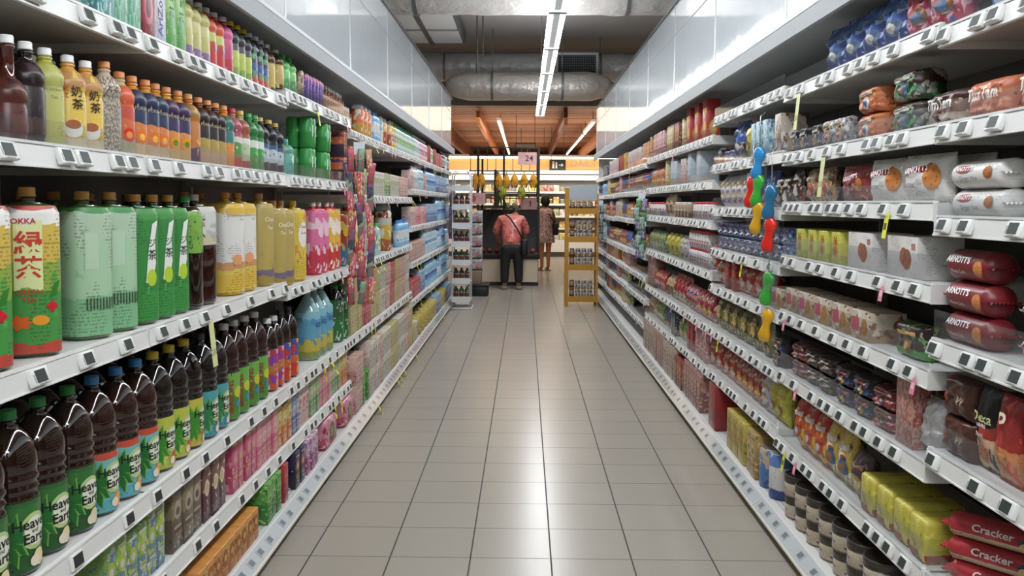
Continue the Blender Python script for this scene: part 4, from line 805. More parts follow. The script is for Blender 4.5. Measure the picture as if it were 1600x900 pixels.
D('wht', 'snack_bag', 'snack bag', 'plain whitish clear-wrapped biscuit pack', lambda: bag(.11, .22, .08, art([(0, 'a8a09e'), (.5, 'b4acaa')], ('c8c0c0', '8a8080'), 2.6, .42), (), 32, 'b8b4b4', .012))
D('oli', 'snack_bag', 'snack bag', 'olive-gold round snack pack', lambda: bag(.15, .17, .08, art([(0, '4a4a24'), (.5, '6a6230')], ('b8a848', '2a3a20'), 3, .42, (.5, .5, .3, 1.2, '9a9040', 'c8b860')), (), 33, '5a5a2c', .01))
D('jrw', 'spread_jar', 'jar', 'white-labelled small jar, dark lid', lambda: jar(.036, .11, art([(0, 'b8b4b8'), (.4, 'dcdad8')], ('a85a60', '5a6aa0'), 3, .4), 'c83a3a'))
D('jbr', 'spread_jar', 'jar', 'small brown jar with white lid', lambda: jar(.036, .11, art([(0, '6a4428'), (.4, 'a88a68')], ('d8ccb8',), 3, .4), 'e4e4e0'))
# ------------------------------------------------------------------ stocking the shelves
MESH = {}
def get(key, near):
    k = (key, near)
    if k in MESH: return MESH[k]
    CYL[0] = any(q in P[key][0] for q in ('bottle', 'can', 'jar', 'tin', 'tub')) and 'carton' not in P[key][0]
    parts, dim = P[key][3](); CYL[0] = False
    if near: r = ([(n, mb.mesh(n)) for n, mb in parts], dim)
    else:
        m = MB()
        for n, mb in parts: m.merge(mb)
        r = ([(P[key][0], m.mesh(P[key][0]))], dim)
    MESH[k] = r; return r
ITEMS = []
def bay(y): return int((y-.95)//1.37)
def deck(side, y, z):
    b = bay(y)
    if z < .15: return (.0768, len(hs_all[side].get(b, []))) if (side, b) in UNIT else (None, 0)
    hs = hs_all[side].get(b, [])
    c = [(abs(h-z), h, i) for i, h in enumerate(hs)]
    if not c: return None, 0
    d, h, i = min(c)
    return (h+.024+.0008, i) if d < .075 else (None, 0)
cursor = {}
EXT = {}
def ext(key, near):
    if key in EXT: return EXT[key]
    rot = P[key][4]; xs = []; ys = []
    for n, me in get(key, near)[0]:
        for v in me.vertices:
            xs.append(v.co.x*math.cos(rot)-v.co.y*math.sin(rot)); ys.append(v.co.x*math.sin(rot)+v.co.y*math.cos(rot))
    EXT[key] = (max(max(ys), -min(ys))*2+.002, max(max(xs), -min(xs))*2+.002); return EXT[key]
def put(side, key, y, z, tiers=1, rear=0, near_lim=6.0, front=.016, jit=1., px_clip=True):
    name, cat, desc, _, rot = P[key]
    near = y < near_lim
    meshes, (w_, d, h) = get(key, near)
    wy, dx = ext(key, near)
    b = bay(y)
    def cont(b_):
        a_, c_ = deck(side, YB[b_]-.02, z)[0], deck(side, YB[b_]+.02, z)[0]
        return a_ is not None and c_ is not None and abs(a_-c_) < .012
    if y-wy/2 < YB[b]+.007 and not (b > 0 and cont(b)): y = YB[b]+.007+wy/2
    if b+1 < len(YB) and y+wy/2 > YB[b+1]-.007 and not cont(b+1): y = YB[b+1]-.007-wy/2
    if b == len(hs_all[side])-1 and y+wy/2 > YB[b]+1.345: return
    zz, si = deck(side, y, z)
    if zz is None: return
    cb_ = [max(deck(side, q, z)[0] or 0 for q in (y-wy/2, y+wy/2) if (side, bay(q)) in UNIT)] if (side, bay(y-wy/2)) in UNIT else [zz]
    zz = max(zz, cb_[0])
    cur = [q for z_, *q in sorted(cursor.get(side, [])) if abs(z_-zz) < .06]; cur.sort()
    for a_, c_ in cur:
        if y-wy/2 < c_-.0005 and y+wy/2 > a_+.0005: y = c_+wy/2+.001
    b = bay(y)
    if deck(side, y, z)[0] is None or (b+1 < len(YB) and y+wy/2 > YB[b+1]-.004 and not cont(b+1)): return
    if any(y-wy/2 < c_-.002 and y+wy/2 > a_+.002 for a_, c_ in cur): return
    cursor.setdefault(side, []).append((zz, y-wy/2, y+wy/2))
    zz, si = deck(side, y, z)
    for q in (y-wy/2, y+wy/2):
        d_ = deck(side, q, z)[0] if (side, bay(q)) in UNIT else None
        if d_: zz = max(zz, d_)
    # room below the next shelf
    tops = [h_ for q in (y-wy/2, y+wy/2) for h_ in hs_all[side].get(bay(q), []) if h_ > zz+.02]
    room = (min(tops)-(.053 if bay(y-wy/2) != bay(y+wy/2) else .027) if tops else 1.96)-zz
    while tiers > 1 and h*tiers > room*1.04: tiers -= 1
    zs = min(1, (room-.002)/(h*tiers+.001))
    if zs < .7: return
    h *= zs
    sg = -1 if side == 'L' else 1
    basex = XS[side]+front+(-.038 if z < .15 else .0)
    for rr in range(rear+1):
        x = basex+dx/2+rr*(dx+.006)
        px = VX+sg*F*x/y
        if px_clip and (px < -70 or px > 1670): continue
        for t in range(tiers):
            jx = RND.uniform(0, .006)*jit if t == 0 else 0
            ro = rot+RND.uniform(-.05, .05)*(1 if name.endswith('bottle') and dx < w_*1.06 else .1)*jit
            a = ro if side == 'L' else PI+ro
            loc = (sg*(x+jx), y, zz+t*(h+.0006))
            if len(meshes) == 1: o = link(name, meshes[0][1], None, loc, (0, 0, a))
            else:
                o = link(name, None, None, loc, (0, 0, a))
                for n, me in meshes: link(n, me, o)
            o['category'] = cat
            if zs < 1: o.scale = (1, 1, zs)
            tier = 'rear' if rr else ('upper' if tiers > 1 and t == tiers-1 and tiers == 2 else 'lower' if tiers == 2 else ['bottom', 'middle', 'top'][t] if tiers == 3 else '')
            ITEMS.append((o, desc, side, b, si, len(hs_all[side][b]), tier, y, key))
def run(side, z, X, specs, front=.016):
    for sp in specs:
        key, p0, p1, n = sp[:4]; tiers = sp[4] if len(sp) > 4 else 1; rear = sp[5] if len(sp) > 5 else 0
        y0, y1 = YP(p0, X), YP(p1, X)
        if y1 < y0: y0, y1 = y1, y0
        for i in range(n):
            put(side, key, y0+(y1-y0)*(i/(n-1) if n > 1 else 0), z, tiers, rear, front=front)
def fill(side, z, y0, y1, keys, tiers=1, runs=(2, 4), gap=.004):
    y = y0; r = random.Random(int(z*1000)+int(y0*10)+(side == 'R'))
    last = None
    while y < y1:
        k = r.choice([q for q in keys if q != last] or keys); last = k; w_, d, h = get(k, False)[1]
        for _ in range(r.randint(*runs)):
            b = bay(y+w_/2)
            if y+w_/2 > y1 or (side, b) not in UNIT: return
            if y+w_ > YB[b]+1.363: y = YB[b]+1.377
            put(side, k, y+w_/2, z, tiers if h*tiers < .4 else 1, near_lim=5.6); y += w_+gap
# ---- drinks side
X = 1.07
run('L', 1.735, 1.06, [('ctn_teal', 142, 142, 1), ('ctn_mint', 160, 168, 2), ('ctn_red', 187, 187, 1), ('ctn_ari', 211, 211, 1), ('ctn_grn', 232, 249, 2), ('ytb', 270, 308, 3),
    ('rgb', 318, 332, 2), ('pnk', 343, 343, 1), ('yct', 354, 377, 3), ('wct', 384, 404, 3), ('yl2', 414, 425, 2), ('gcn', 439, 448, 2)])
run('L', 1.765, 1.05, [('can_bei', 464, 464, 1), ('can_pur', 473, 496, 6), ('vial', 502, 540, 11)])
run('L', 1.71, 1.06, [('jar_y', 558, 570, 3), ('b_bl', 578, 584, 3), ('jar_w', 590, 590, 1), ('jar_o', 595, 603, 2), ('b_yl', 607, 610, 2), ('b_lt', 613, 634, 16), ('b_wh', 638, 645, 5), ('b_pk', 650, 661, 7)])
fill('L', 1.71, 7.9, 11.8, ['rdp', 'b_dk', 'b_wh', 'b_lt', 'rdx'], 1, (4, 8))
run('L', 1.412, X, [('brn', -2, -2, 1, 1, 1), ('drk', 20, 20, 1, 1, 1), ('pal', 60, 60, 1, 1, 1), ('mtea', 97, 120, 2, 1, 1), ('bei', 155, 155, 1, 1, 1), ('ora', 178, 178, 1, 1, 1), ('nav', 198, 234, 3, 1, 1), ('pur', 252, 270, 2, 1, 1), ('amb', 286, 286, 1, 1, 1),
    ('dkb', 303, 330, 3, 1, 1), ('tor', 341, 341, 1, 1), ('rcp', 356, 356, 1), ('lim', 367, 367, 1), ('grn', 380, 390, 2), ('blk', 400, 424, 3), ('tsm', 441, 441, 1)])
run('L', 1.408, 1.08, [('cg6', 470, 495, 2, 2), ('pu6', 524, 541, 3, 2)])
run('L', .957, 1.09, [('gtea', -48, -48, 1), ('gtea', 36, 36, 1, 1, 1), ('ltea', 124, 160, 2, 1, 1), ('jtea', 192, 226, 3, 1, 1), ('gltea', 246, 246, 1, 1, 1), ('dtea', 284, 284, 1, 1, 1), ('ctea', 350, 368, 2, 1, 1), ('oolong', 398, 430, 3, 1, 1),
    ('wtea', 452, 452, 1, 1, 1), ('pk', 482, 491, 2), ('yr', 503, 511, 2), ('bl', 523, 523, 1), ('ry', 534, 541, 2)])
run('L', .93, 1.07, [('wcp', 562, 562, 1, 2), ('b_lt', 575, 582, 2), ('jar_big', 600, 600, 1), ('b_bl', 616, 643, 9)])
run('L', .515, 1.08, [('heg', -64, -64, 1), ('heg', -18, 64, 3, 1, 1), ('het', 96, 164, 3, 1, 1), ('hey', 203, 214, 2, 1, 1), ('heo', 252, 252, 1, 1, 1), ('hem', 280, 303, 2, 1, 1), ('sea', 340, 390, 4, 1, 1), ('pks', 408, 418, 2), ('rbs', 430, 442, 2), ('ayer', 480, 500, 3), ('dgr', 519, 527, 2)])
run('L', .265, 1.08, [('bgp', 130, 195, 3), ('bwn', 236, 268, 3), ('mar', 286, 312, 3), ('pkp', 340, 362, 2), ('pkc', 376, 402, 4), ('ylc', 411, 427, 3), ('blc', 434, 440, 2), ('wpc', 446, 458, 3), ('gnc', 464, 472, 3), ('pkc', 477, 492, 4), ('gnc', 497, 506, 4), ('ylc', 511, 519, 3), ('wpc', 523, 541, 8)])
run('L', .08, 1.05, [('bgp', 180, 180, 1), ('orp', 285, 350, 3), ('grp', 388, 405, 3), ('rdc', 418, 428, 2), ('nvc', 437, 446, 2), ('ppc', 456, 470, 3), ('pbag', 495, 525, 2), ('grp', 551, 558, 2), ('wcp', 566, 575, 2, 2)])
fill('L', .08, 5.1, 7.7, ['tan', 'wcp', 'tnp', 'wpc'], 2, (2, 4))
run('L', .08, 1.05, [('yel', 640, 662, 5, 2)]); fill('L', .08, 9.3, 11.8, ['blp', 'yel', 'blp'], 2, (3, 5))
fill('L', .51, 5.08, 7.7, ['tan', 'tnp', 'wcp', 'tan', 'rdp'], 2, (2, 3))
fill('L', 1.34, 5.3, 7.75, ['wcp', 'tnp', 'gnc', 'wpc', 'yel'], 2, (3, 5))
BL = ['water', 'water2', 'water', 'b_bl', 'blp']; MX = ['b_pk', 'wpc', 'pkc', 'b_wh', 'tnp', 'water2']
for z in (1.416, 1.087, .763, .42):
    fill('L', z, 7.85, 9.1, MX if z != .42 else ['blp', 'rdp', 'wpc'], 1, (4, 7)); fill('L', z, 9.2, 11.85, BL, 1, (6, 12))
# ---- biscuit side
XR = 1.12
run('R', 1.784, 1.12, [('chp', 1195, 1195, 1), ('chp', 1168, 1168, 1), ('chr', 1150, 1150, 1), ('cho', 1133, 1133, 1), ('chp', 1120, 1120, 1)])
run('R', 1.765, 1.12, [('chp', 1560, 1500, 2), ('chr', 1470, 1430, 2), ('cho', 1390, 1300, 4), ('chp', 1280, 1220, 4)])
run('R', 1.505, 1.12, [('tio', 1625, 1625, 1), ('tio', 1540, 1540, 1), ('tim', 1472, 1472, 1, 1, 1), ('gbx', 1415, 1415, 1, 2), ('obx', 1358, 1358, 1, 2), ('gry', 1315, 1298, 2), ('blk2', 1278, 1240, 3), ('bbx', 1222, 1218, 1)])
run('R', 1.518, 1.12, [('lbx', 1201, 1182, 3), ('ybg', 1172, 1172, 1), ('blk2', 1163, 1163, 1), ('cho', 1155, 1155, 1)])
fill('R', 1.518, 4.4, 5.05, ['blk2', 'blw'], 1, (3, 4))
run('R', 1.267, 1.12, [('gn', 1680, 1680, 1, 2), ('gn', 1532, 1532, 1, 2)])
run('R', 1.305, 1.12, [('aw', 1440, 1440, 1, 1, 1), ('aw', 1382, 1382, 1), ('ar', 1336, 1336, 1), ('paw', 1290, 1270, 2), ('dkp', 1250, 1228, 3)])
run('R', 1.088, 1.12, [('cok', 1424, 1424, 1, 2), ('cok', 1357, 1357, 1), ('y16', 1318, 1260, 4), ('blw', 1238, 1222, 2, 2)])
run('R', .86, 1.12, [('gnb', 1430, 1430, 1, 2), ('cob', 1360, 1225, 6, 2)])
run('R', .948, 1.12, [('mc', 1516, 1516, 1, 3), ('mw', 1660, 1660, 1, 2)])
run('R', .611, 1.12, [('pdv', 1434, 1434, 1), ('rdd', 1395, 1395, 1, 2), ('nvy', 1360, 1330, 2, 2), ('bnd', 1300, 1285, 2, 2), ('rdd', 1262, 1262, 1, 2), ('nvy', 1245, 1225, 2, 2)])
run('R', .658, 1.12, [('dkr', 1640, 1590, 2), ('dek', 1553, 1553, 1), ('wbx', 1515, 1515, 1, 2), ('slv', 1468, 1468, 1, 1, 1)])
run('R', .323, 1.12, [('ckr', 1525, 1525, 1, 3), ('ckr', 1690, 1690, 1, 3), ('ybx', 1462, 1378, 4), ('bwb', 1357, 1357, 1), ('yws', 1335, 1320, 2), ('ryb', 1300, 1265, 3), ('bnd', 1248, 1248, 1, 2), ('ybg', 1232, 1220, 2)])
run('R', .08, 1.10, [('tin', 1390, 1260, 7, 2), ('tub', 1228, 1228, 1), ('tub2', 1212, 1212, 1)])
# second bay and on
run('R', 1.281, 1.12, [('bbg', 1205, 1190, 2), ('bbx', 1178, 1178, 1), ('wbg', 1168, 1125, 6)])
run('R', 1.05, 1.12, [('blw', 1208, 1122, 10, 2)])
run('R', .845, 1.12, [('rbg', 1208, 1165, 4), ('rdx', 1155, 1145, 2), ('rbg', 1140, 1125, 3)])
run('R', .598, 1.12, [('oli', 1200, 1130, 6)])
run('R', .352, 1.12, [('wbg', 1208, 1208, 1), ('mbg', 1195, 1165, 4), ('rbg', 1155, 1122, 4)])
run('R', .08, 1.10, [('gld', 1200, 1195, 2), ('yt', 1180, 1160, 3), ('bigr', 1130, 1130, 1), ('rct', 1108, 1102, 2)])
run('R', 1.69, 1.12, [('ritz', 1105, 1080, 3), ('crx', 1071, 1071, 1), ('drx', 1063, 1060, 3), ('crx', 1054, 1050, 3), ('pkx', 1040, 1025, 6), ('orx', 1020, 1008, 6), ('wpx', 1003, 985, 9), ('yrx', 981, 978, 3), ('rdx', 975, 970, 3), ('wpx', 966, 955, 8), ('dgx', 950, 945, 6)])
run('R', 1.432, 1.12, [('gbl', 1096, 1082, 2), ('wpx', 1074, 1070, 2), ('gbl', 1060, 1056, 2), ('crx', 1046, 1046, 1), ('rbg', 1038, 1030, 2), ('bbg', 1020, 1016, 2)])
fill('R', 1.432, 6.9, 8.9, ['obg', 'cbg', 'pbg'], 1, (2, 4))
run('R', 1.202, 1.12, [('jrw', 1115, 1090, 6), ('jbr', 1080, 1060, 5), ('cbg', 1052, 1045, 2), ('jrw', 1040, 1020, 7)])
fill('R', 1.202, 7.0, 8.9, ['obg', 'cbg', 'jbr'], 1, (2, 4))
run('R', .91, 1.12, [('jrw', 1112, 1085, 8, 2), ('wbg', 1075, 1070, 2), ('ybg', 1062, 1048, 3), ('gbg', 1040, 1020, 5)])
run('R', .595, 1.12, [('mbg', 1115, 1100, 3), ('pbg', 1092, 1085, 3), ('hrt', 1075, 1060, 4), ('cbg', 1055, 1050, 2), ('rbg', 1042, 1034, 4), ('rct', 1030, 1010, 7)])
run('R', .343, 1.12, [('pkx', 1112, 1098, 3), ('rdx', 1090, 1085, 2), ('gbg', 1078, 1070, 2), ('dgx', 1062, 1058, 2), ('bbg', 1052, 1048, 2), ('gbg', 1040, 1033, 3), ('cbg', 1025, 1010, 5)])
fill('R', .08, 5.3, 9.15, ['tct', 'rct', 'tct', 'rct', 'drx'], 1, (3, 6))
fill('R', .91, 8.0, 8.9, ['obg', 'rbg'], 1, (3, 4)); fill('R', .343, 8.2, 8.9, ['obg', 'cbg'], 1, (3, 4))
PAL = ['obg', 'gbg', 'cbg', 'rbg', 'pkx', 'orx', 'wpx', 'drx', 'bbg', 'mbg', 'crx']
for z in (1.42, 1.15, .85, .65, .45, .23, .08):
    fill('R', z, 9.2 if z != .08 else 9.2, 11.8, PAL if z > .3 else ['tct', 'rct', 'drx', 'gbg', 'obg'] if z < .1 else PAL, 1, (3, 5))
    fill('R', z, 11.95, 13.2, ['water', 'bbg', 'water2', 'blw', 'wbg'], 1, (4, 8))
# ---- leftover gaps in the near bays that the photograph shows filled
fill('L', .08, .97, 1.1, ['bgp']); 

# labels: what it is, which of its row, which shelf, which bay
def say_labels():
    buck = {}
    for it in ITEMS: buck.setdefault((it[1], it[2], it[3], it[4], it[6]), []).append(it)
    for (desc, side, b, si, n, ), its in buck.items(): pass
    for (desc, side, b, si, tier), its in buck.items():
        its.sort(key=lambda i: i[7]); n = its[0][5]
        shelf = 'base deck' if si >= n else ('top shelf' if si == 0 else ORD[si]+' shelf')
        where = '%s of %s-side %s bay' % (shelf, SIDE[side], ORD[b])
        for i, it in enumerate(its):
            lead = (tier+' ') if tier else ''
            o = it[0]
            mid = ('' if len(its) == 1 else ORD[i]+' ' if i < len(ORD) else ORD[-1]+' ')
            core = desc.replace(',', '')
            if tier or mid: lab = '%s, %s%son %s' % (core, (lead.strip()+' ') if lead else '', mid, where)
            else: lab = '%s on %s' % (core, where)
            o['label'] = lab; 
            o['group'] = '%ss on the %s of the %s side' % (it[0].name.split('.')[0].replace('_', ' '), shelf, SIDE[side])
say_labels()
# ------------------------------------------------------------------ ceiling services
def foil(h, sc=5., st=.6): return mat(h, .36, .3, bump=(sc, st, .09))
def duct(label, y, z, r, x0, x1, h, sy=1., loc_name='air_duct', n=34, ends=.5, seed=0):
    t = thing(loc_name, label, 'air duct', ((x0+x1)/2, y, z), 0)
    mb = MB(); v = []; f = []; seg = 22; L_ = x1-x0
    for j in range(n+1):
        s_ = j/n; x = -L_/2+L_*s_; e = min(1, max(0, min(s_, 1-s_)*L_/.35))**.45 if ends else 1
        for i in range(seg):
            a = 2*PI*i/seg; k = r*(.35+.65*e)*(1+.035*noise.noise(Vector((x*3+seed, math.cos(a)*2, math.sin(a)*2)))-(.03 if (j % 9) == 4 else 0))
            v.append((x, k*sy*math.cos(a), k*math.sin(a)))
    for j in range(n):
        for i in range(seg):
            a = j*seg+i; b = j*seg+(i+1) % seg; f.append((a, a+seg, b+seg, b))
    f += [list(range(seg)), list(range(n*seg, n*seg+seg))[::-1]]
    mb.add(v, f, foil(h), True); link('foil_wrap', mb.mesh(), t)
    for xx in (-L_*.22, L_*.2):
        b_ = MB(); m_ = mat('8a8d8f', .4, .6); pr = [(r*1.03, -.02), (r*1.03, .02)]
        b_.lathe(pr, m_, 22, 2, axis='X', cap=False); b_.v = [(x, yy*sy, zz) for x, yy, zz in b_.v]
        link('strap', b_.mesh(), t, (xx, 0, 0))
        link('hanger_rod', MB().tube([(xx, 0, r*.9), (xx, 0, 4.2-z)], .007, m_).mesh(), t)
    return t
duct('silver foil-wrapped air duct crossing the aisle nearest the camera', 9.3, 3.62, .34, -2.6, 2.6, 'dcd8d4', 1.1, ends=0)
duct('silver foil-wrapped air duct crossing above the aisle end, behind the long lamp', 15.5, 3.68, .24, -3.2, 3.2, 'd0d2d3', 1., ends=0, seed=5)
duct('short flattened foil duct with rounded ends, under the far round duct', 14.75, 3.26, .235, -1.32, 1.42, 'dad4ce', 1.25, seed=9)
t = thing('ventilation_grille', 'white-framed ventilation grille on the far foil duct', 'vent', (.86, 15.10, 3.66))
mb = MB(); fr_ = mat('c8cccc', .4)
for a in ((-.36, .36, -.21, -.18), (-.36, .36, .17, .21), (-.36, -.32, -.18, .17), (.32, .36, -.18, .17)): mb.box(a[0], a[1], -.03, .12, a[2], a[3], fr_)
link('grille_frame', mb.mesh(), t)
link('grille_back', MB().box(-.32, .32, .0, .02, -.18, .17, mat('1c1f22', .6)).mesh(), t)
mb = MB()
for i in range(9): mb.box(-.32, .32, -.018, -.002, -.165+i*.039, -.160+i*.039, mat('8d9498', .4))
for i in range(17): mb.box(-.31+i*.038, -.306+i*.038, -.02, -.002, -.18, .17, mat('8d9498', .4))
link('grille_louver', mb.mesh(), t)
t = thing('air_conditioner', 'grey ceiling air unit with four pale panels, over the left shelving', 'air unit', (-1.55, 13.6, 3.95))
link('housing', MB().box(-.55, .55, -1.2, 1.2, .03, .22, mat('5c6062', .5)).mesh(), t)
mb = MB()
for i in range(2):
    for j in range(2): link('panel', MB().box(-.5+i*.53, -.03+i*.53, -1.12+j*1.15, -.05+j*1.15, .0, .03, mat('e4ecf0', .35)).mesh(), t)
link('panel_frame', MB().box(-.035, .035, -1.2, 1.2, -.015, .03, mat('4c5052', .5)).box(-.55, .55, -.05, .03, -.012, .03, mat('83898c', .4)).mesh(), t)
t = thing('ceiling_trunking', 'long white trunking high along the left bulkhead', 'trunking', (-2.35, 13.4, 3.98))
link('trunking_body', MB().box(-.12, .12, -2.0, 2.0, 0, .1, mat('b4b2ae', .5)).mesh(), t); link('trunking_cover', MB().box(-.05, .05, -2.0, 2.0, -.015, .0, mat('cfcdc8', .4)).mesh(), t)
for px, yy, z0 in ((753, 13.2, 3.5), (744, 12.2, 3.1)):
    tag(link('hanger_rod', MB().tube([(0, 0, 0), (0, 0, 4.2-z0)], .009, mat('4a4a4c', .5)).mesh(), None, ((px-VX)/F*yy, yy, z0)), 'thin dark hanger rod below the slab, %s' % ('by the duct strap' if px > 750 else 'left of the duct strap'), 'rod')
# the long twin-tube lamp line
TUBE = mat('f4f8ff', .4, emit=15)
t = thing('fluorescent_lamp', 'long twin-tube fluorescent lamp hung along the middle of the aisle', 'lamp', (TUBE_X, 5.7, TUBE_Z))
for q in range(11):
    y = -8.35+q*1.52; e_ = mat('b9bfc2', .4)
    f_ = link('housing', MB().box(-.026, .026, y, y+1.5, -.01, .045, mat('cfd4d6', .35)).box(-.066, .066, y, y+.03, -.028, .05, e_).box(-.066, .066, y+1.47, y+1.5, -.028, .05, e_).mesh(), t)
    for s_ in (-1, 1): link('tube', MB().tube([(s_*.047, y+.03, 0), (s_*.047, y+1.47, 0)], .019, TUBE).mesh(), f_)
    if q % 2 == 0 and not 8.6 < y+6.4 < 10.1: link('suspension_wire', MB().tube([(0, y+.7, .045), (0, y+.7, 4.2-TUBE_Z)], .004, GREY, 5).mesh(), t)
def strip_lamp(x, y0, y1, z, lab, m=TUBE, r=.018, alongx=False, zt=3.2):
    t = thing('strip_lamp', lab, 'lamp', (x, (y0+y1)/2, z), PI/2 if alongx else 0); L_ = (y1-y0)/2
    link('housing', MB().box(-.04, .04, -L_, L_, .02, .07, mat('c8c8c4', .4)).mesh(), t)
    link('tube', MB().tube([(0, -L_+.02, 0), (0, L_-.02, 0)], r, m).mesh(), t)
    if zt > z+.1:
        for yy in (-L_*.8, L_*.8): link('suspension_rod', MB().tube([(0, yy, .07), (0, yy, zt-z-.02)], .006, DARKG, 5).mesh(), t)
TW = mat('fff2e2', .4, emit=5)
strip_lamp(-.53, 17.4, 29, 2.92, 'thin strip lamp slanting down-right under the orange timber ceiling', TW)
strip_lamp(1.35, 17.6, 20.4, 2.92, 'short strip lamp nearest the right bulkhead under the timber ceiling', TW)
strip_lamp(1.35, 20.8, 29, 2.92, 'long strip lamp on the right under the timber ceiling', TW)
for i, (xa, ln) in enumerate(((-3.2, 2.1), (-.95, 2.1), (1.3, 2.1), (3.5, 2.1))):
    strip_lamp(xa, 22-ln/2, 22+ln/2, 2.46, 'horizontal strip lamp along the top of the chilled case sign, %s from left' % ORD[i], TW, .022, True, 3.2)
BW = {'o': mat('d8843c', .5), 'b': mat('7a4426', .55)}
for x, y0, y1, z0, z1, c, lab in ((-.93, 17.3, 30, 2.88, 3.14, 'o', 'bright orange timber fin hanging left of the strip lamp'), (-1.75, 17.3, 30, 2.72, 3.1, 'b', 'dark brown timber fin at the far left'),
    (.78, 17.3, 30, 2.86, 3.2, 'b', 'brown timber fin hanging between lamp and middle'), (1.78, 17.3, 30, 2.78, 3.08, 'o', 'bright orange timber fin by the right bulkhead')):
    t = thing('ceiling_fin', lab+' under the timber ceiling', 'ceiling fin', (x, (y0+y1)/2, z0))
    link('fin_board', MB().box(-.035, .035, -(y1-y0)/2, (y1-y0)/2, 0, z1-z0-.02, BW[c]).mesh(), t)
    for k in (-1, 1): link('hanger_rod', MB().tube([(0, k*(y1-y0)*.42, z1-z0-.02), (0, k*(y1-y0)*.42, 3.2-z0)], .008, DARKG, 5).mesh(), t)
t = thing('hanging_sign', 'small dark-framed sign hanging under the timber ceiling', 'sign', (.0, 19, 2.50))
mb = MB()
for a in ((-.22, .22, 0, .02), (-.22, .22, .10, .12), (-.22, -.2, 0, .12), (.2, .22, 0, .12)): mb.box(a[0], a[1], -.015, .015, a[2], a[3], mat('2c2624', .5))
link('sign_frame', mb.mesh(), t); link('sign_face', MB().box(-.2, .2, -.006, .006, .02, .10, mat('7a6a60', .5)).mesh(), t)
for k in (-.2, .2): link('hanger_rod', MB().tube([(k, 0, .12), (k, 0, .7)], .006, DARKG, 5).mesh(), t)

# ------------------------------------------------------------------ chilled case at the far end
t = thing('refrigerated_case', 'long white open chilled case at the far end, orange fascia above', 'refrigerated case', (0, 22, 0))
CW = mat('e4e0da', .4)
link('kick_plate', MB().box(-4.5, 4.5, .05, .9, 0, .12, mat('6a645e', .5)).mesh(), t)
link('bottom_tray', MB().box(-4.5, 4.5, -.02, .9, .12, .42, CW).mesh(), t)
link('back_wall', MB().box(-4.5, 4.5, .86, .92, .42, 2.0, mat('e8e6e0', .5)).mesh(), t)
link('canopy', MB().box(-4.5, 4.5, -.05, .92, 1.93, 2.02, CW).box(-4.5, 4.5, -.08, -.05, 1.90, 2.03, mat('c8c2ba', .4)).box(-4.5, 4.5, .05, .9, 2.06, 2.16, CW).mesh(), t)
fa = link('fascia', MB().box(-4.5, 4.5, .1, .16, 2.17, 2.44, mat('f0b068', .5)).mesh(), t)
mb = MB(); decal(mb, 'DAILY', .24, mat('b8a08a', .5), lambda u, v: (u, .094, v), 1.45, 2.32, .01); link('lettering', mb.mesh(), t)
for z in (.72, 1.02, 1.32, 1.62): link('shelf', MB().box(-4.5, 4.5, .12+.1*z*0, .86, z-.02, z, CW).box(-4.5, 4.5, .10, .12, z-.045, z+.005, mat('d8d4cc', .4)).mesh(), t)
PKM = [art([(0, a), (.5, b)], (c,), 2.5, .42) for a, b, c in (('e0d4b0', 'e8dcc0', 'b8a040'), ('c8b030', 'd8c850', 'e8e0c0'), ('e4dcd4', 'd8ccc0', 'a86050'), ('a84a3a', 'b86a50', 'e0c8b0'), ('c8c4bc', 'e0dcd4', '8a9a60'), ('d8b040', 'c8902c', 'e8e0d0'), ('8a9a50', 'b8b870', 'e0dcc8'))]
PKN = ['cream', 'yellow', 'white', 'reddish', 'pale grey', 'golden', 'greenish']
tubm = [MB().lathe([(.045, 0), (.058, .10), (.06, .10), (.06, .115)], m, 12).mesh('dairy_tub') for m in PKM]
pkm = [MB().box(-.07, .07, -.05, .05, 0, .17, m, .01).mesh('dairy_pack') for m in PKM]
for si, z in enumerate((.4205, .72, 1.02, 1.32, 1.62)):
    x = -1.7; cnt = {}
    while x < 1.75:
        k = RND.randrange(7); tb = RND.random() < .4; m = tubm[k] if tb else pkm[k]
        px = VX+F*x/22.2
        if (px > 842 and px < 938) or px < 845 and z > .9:
            n_ = cnt.get((k, tb), 0); cnt[k, tb] = n_+1
            tag(link('dairy_tub' if tb else 'dairy_pack', m, None, (x, 22.25 if si else 22.1, z+.001)), '%s %s in the chilled case, %s of its colour on %s shelf' % (PKN[k], 'tub' if tb else 'pack', ORD[n_], ORD[si]), 'dairy', 'packs in the chilled case')
        x += .155
t = thing('direction_sign', 'dark sign with white pictograms in front of the orange fascia', 'sign', (.79, 21.8, 2.14))
link('sign_panel', MB().box(-.2, .2, -.02, .02, 0, .26, mat('2c332c', .4)).mesh(), t)
mb = MB(); wh = mat('dfe4df', .4)
mb.box(-.13, -.08, -.026, -.02, .05, .17, wh); mb.box(-.135, -.075, -.026, -.02, .185, .215, wh); mb.box(-.05, -.01, -.026, -.02, .05, .2, wh); mb.box(.03, .10, -.026, -.02, .12, .14, wh)
mb.add([(.09, -.024, .08), (.15, -.024, .13), (.09, -.024, .18)], [(0, 1, 2)], wh); link('pictogram', mb.mesh(), t)
for k in (-.15, .15): link('hanger_rod', MB().tube([(k, 0, .26), (k, 0, 1.06)], .006, DARKG, 5).mesh(), t)

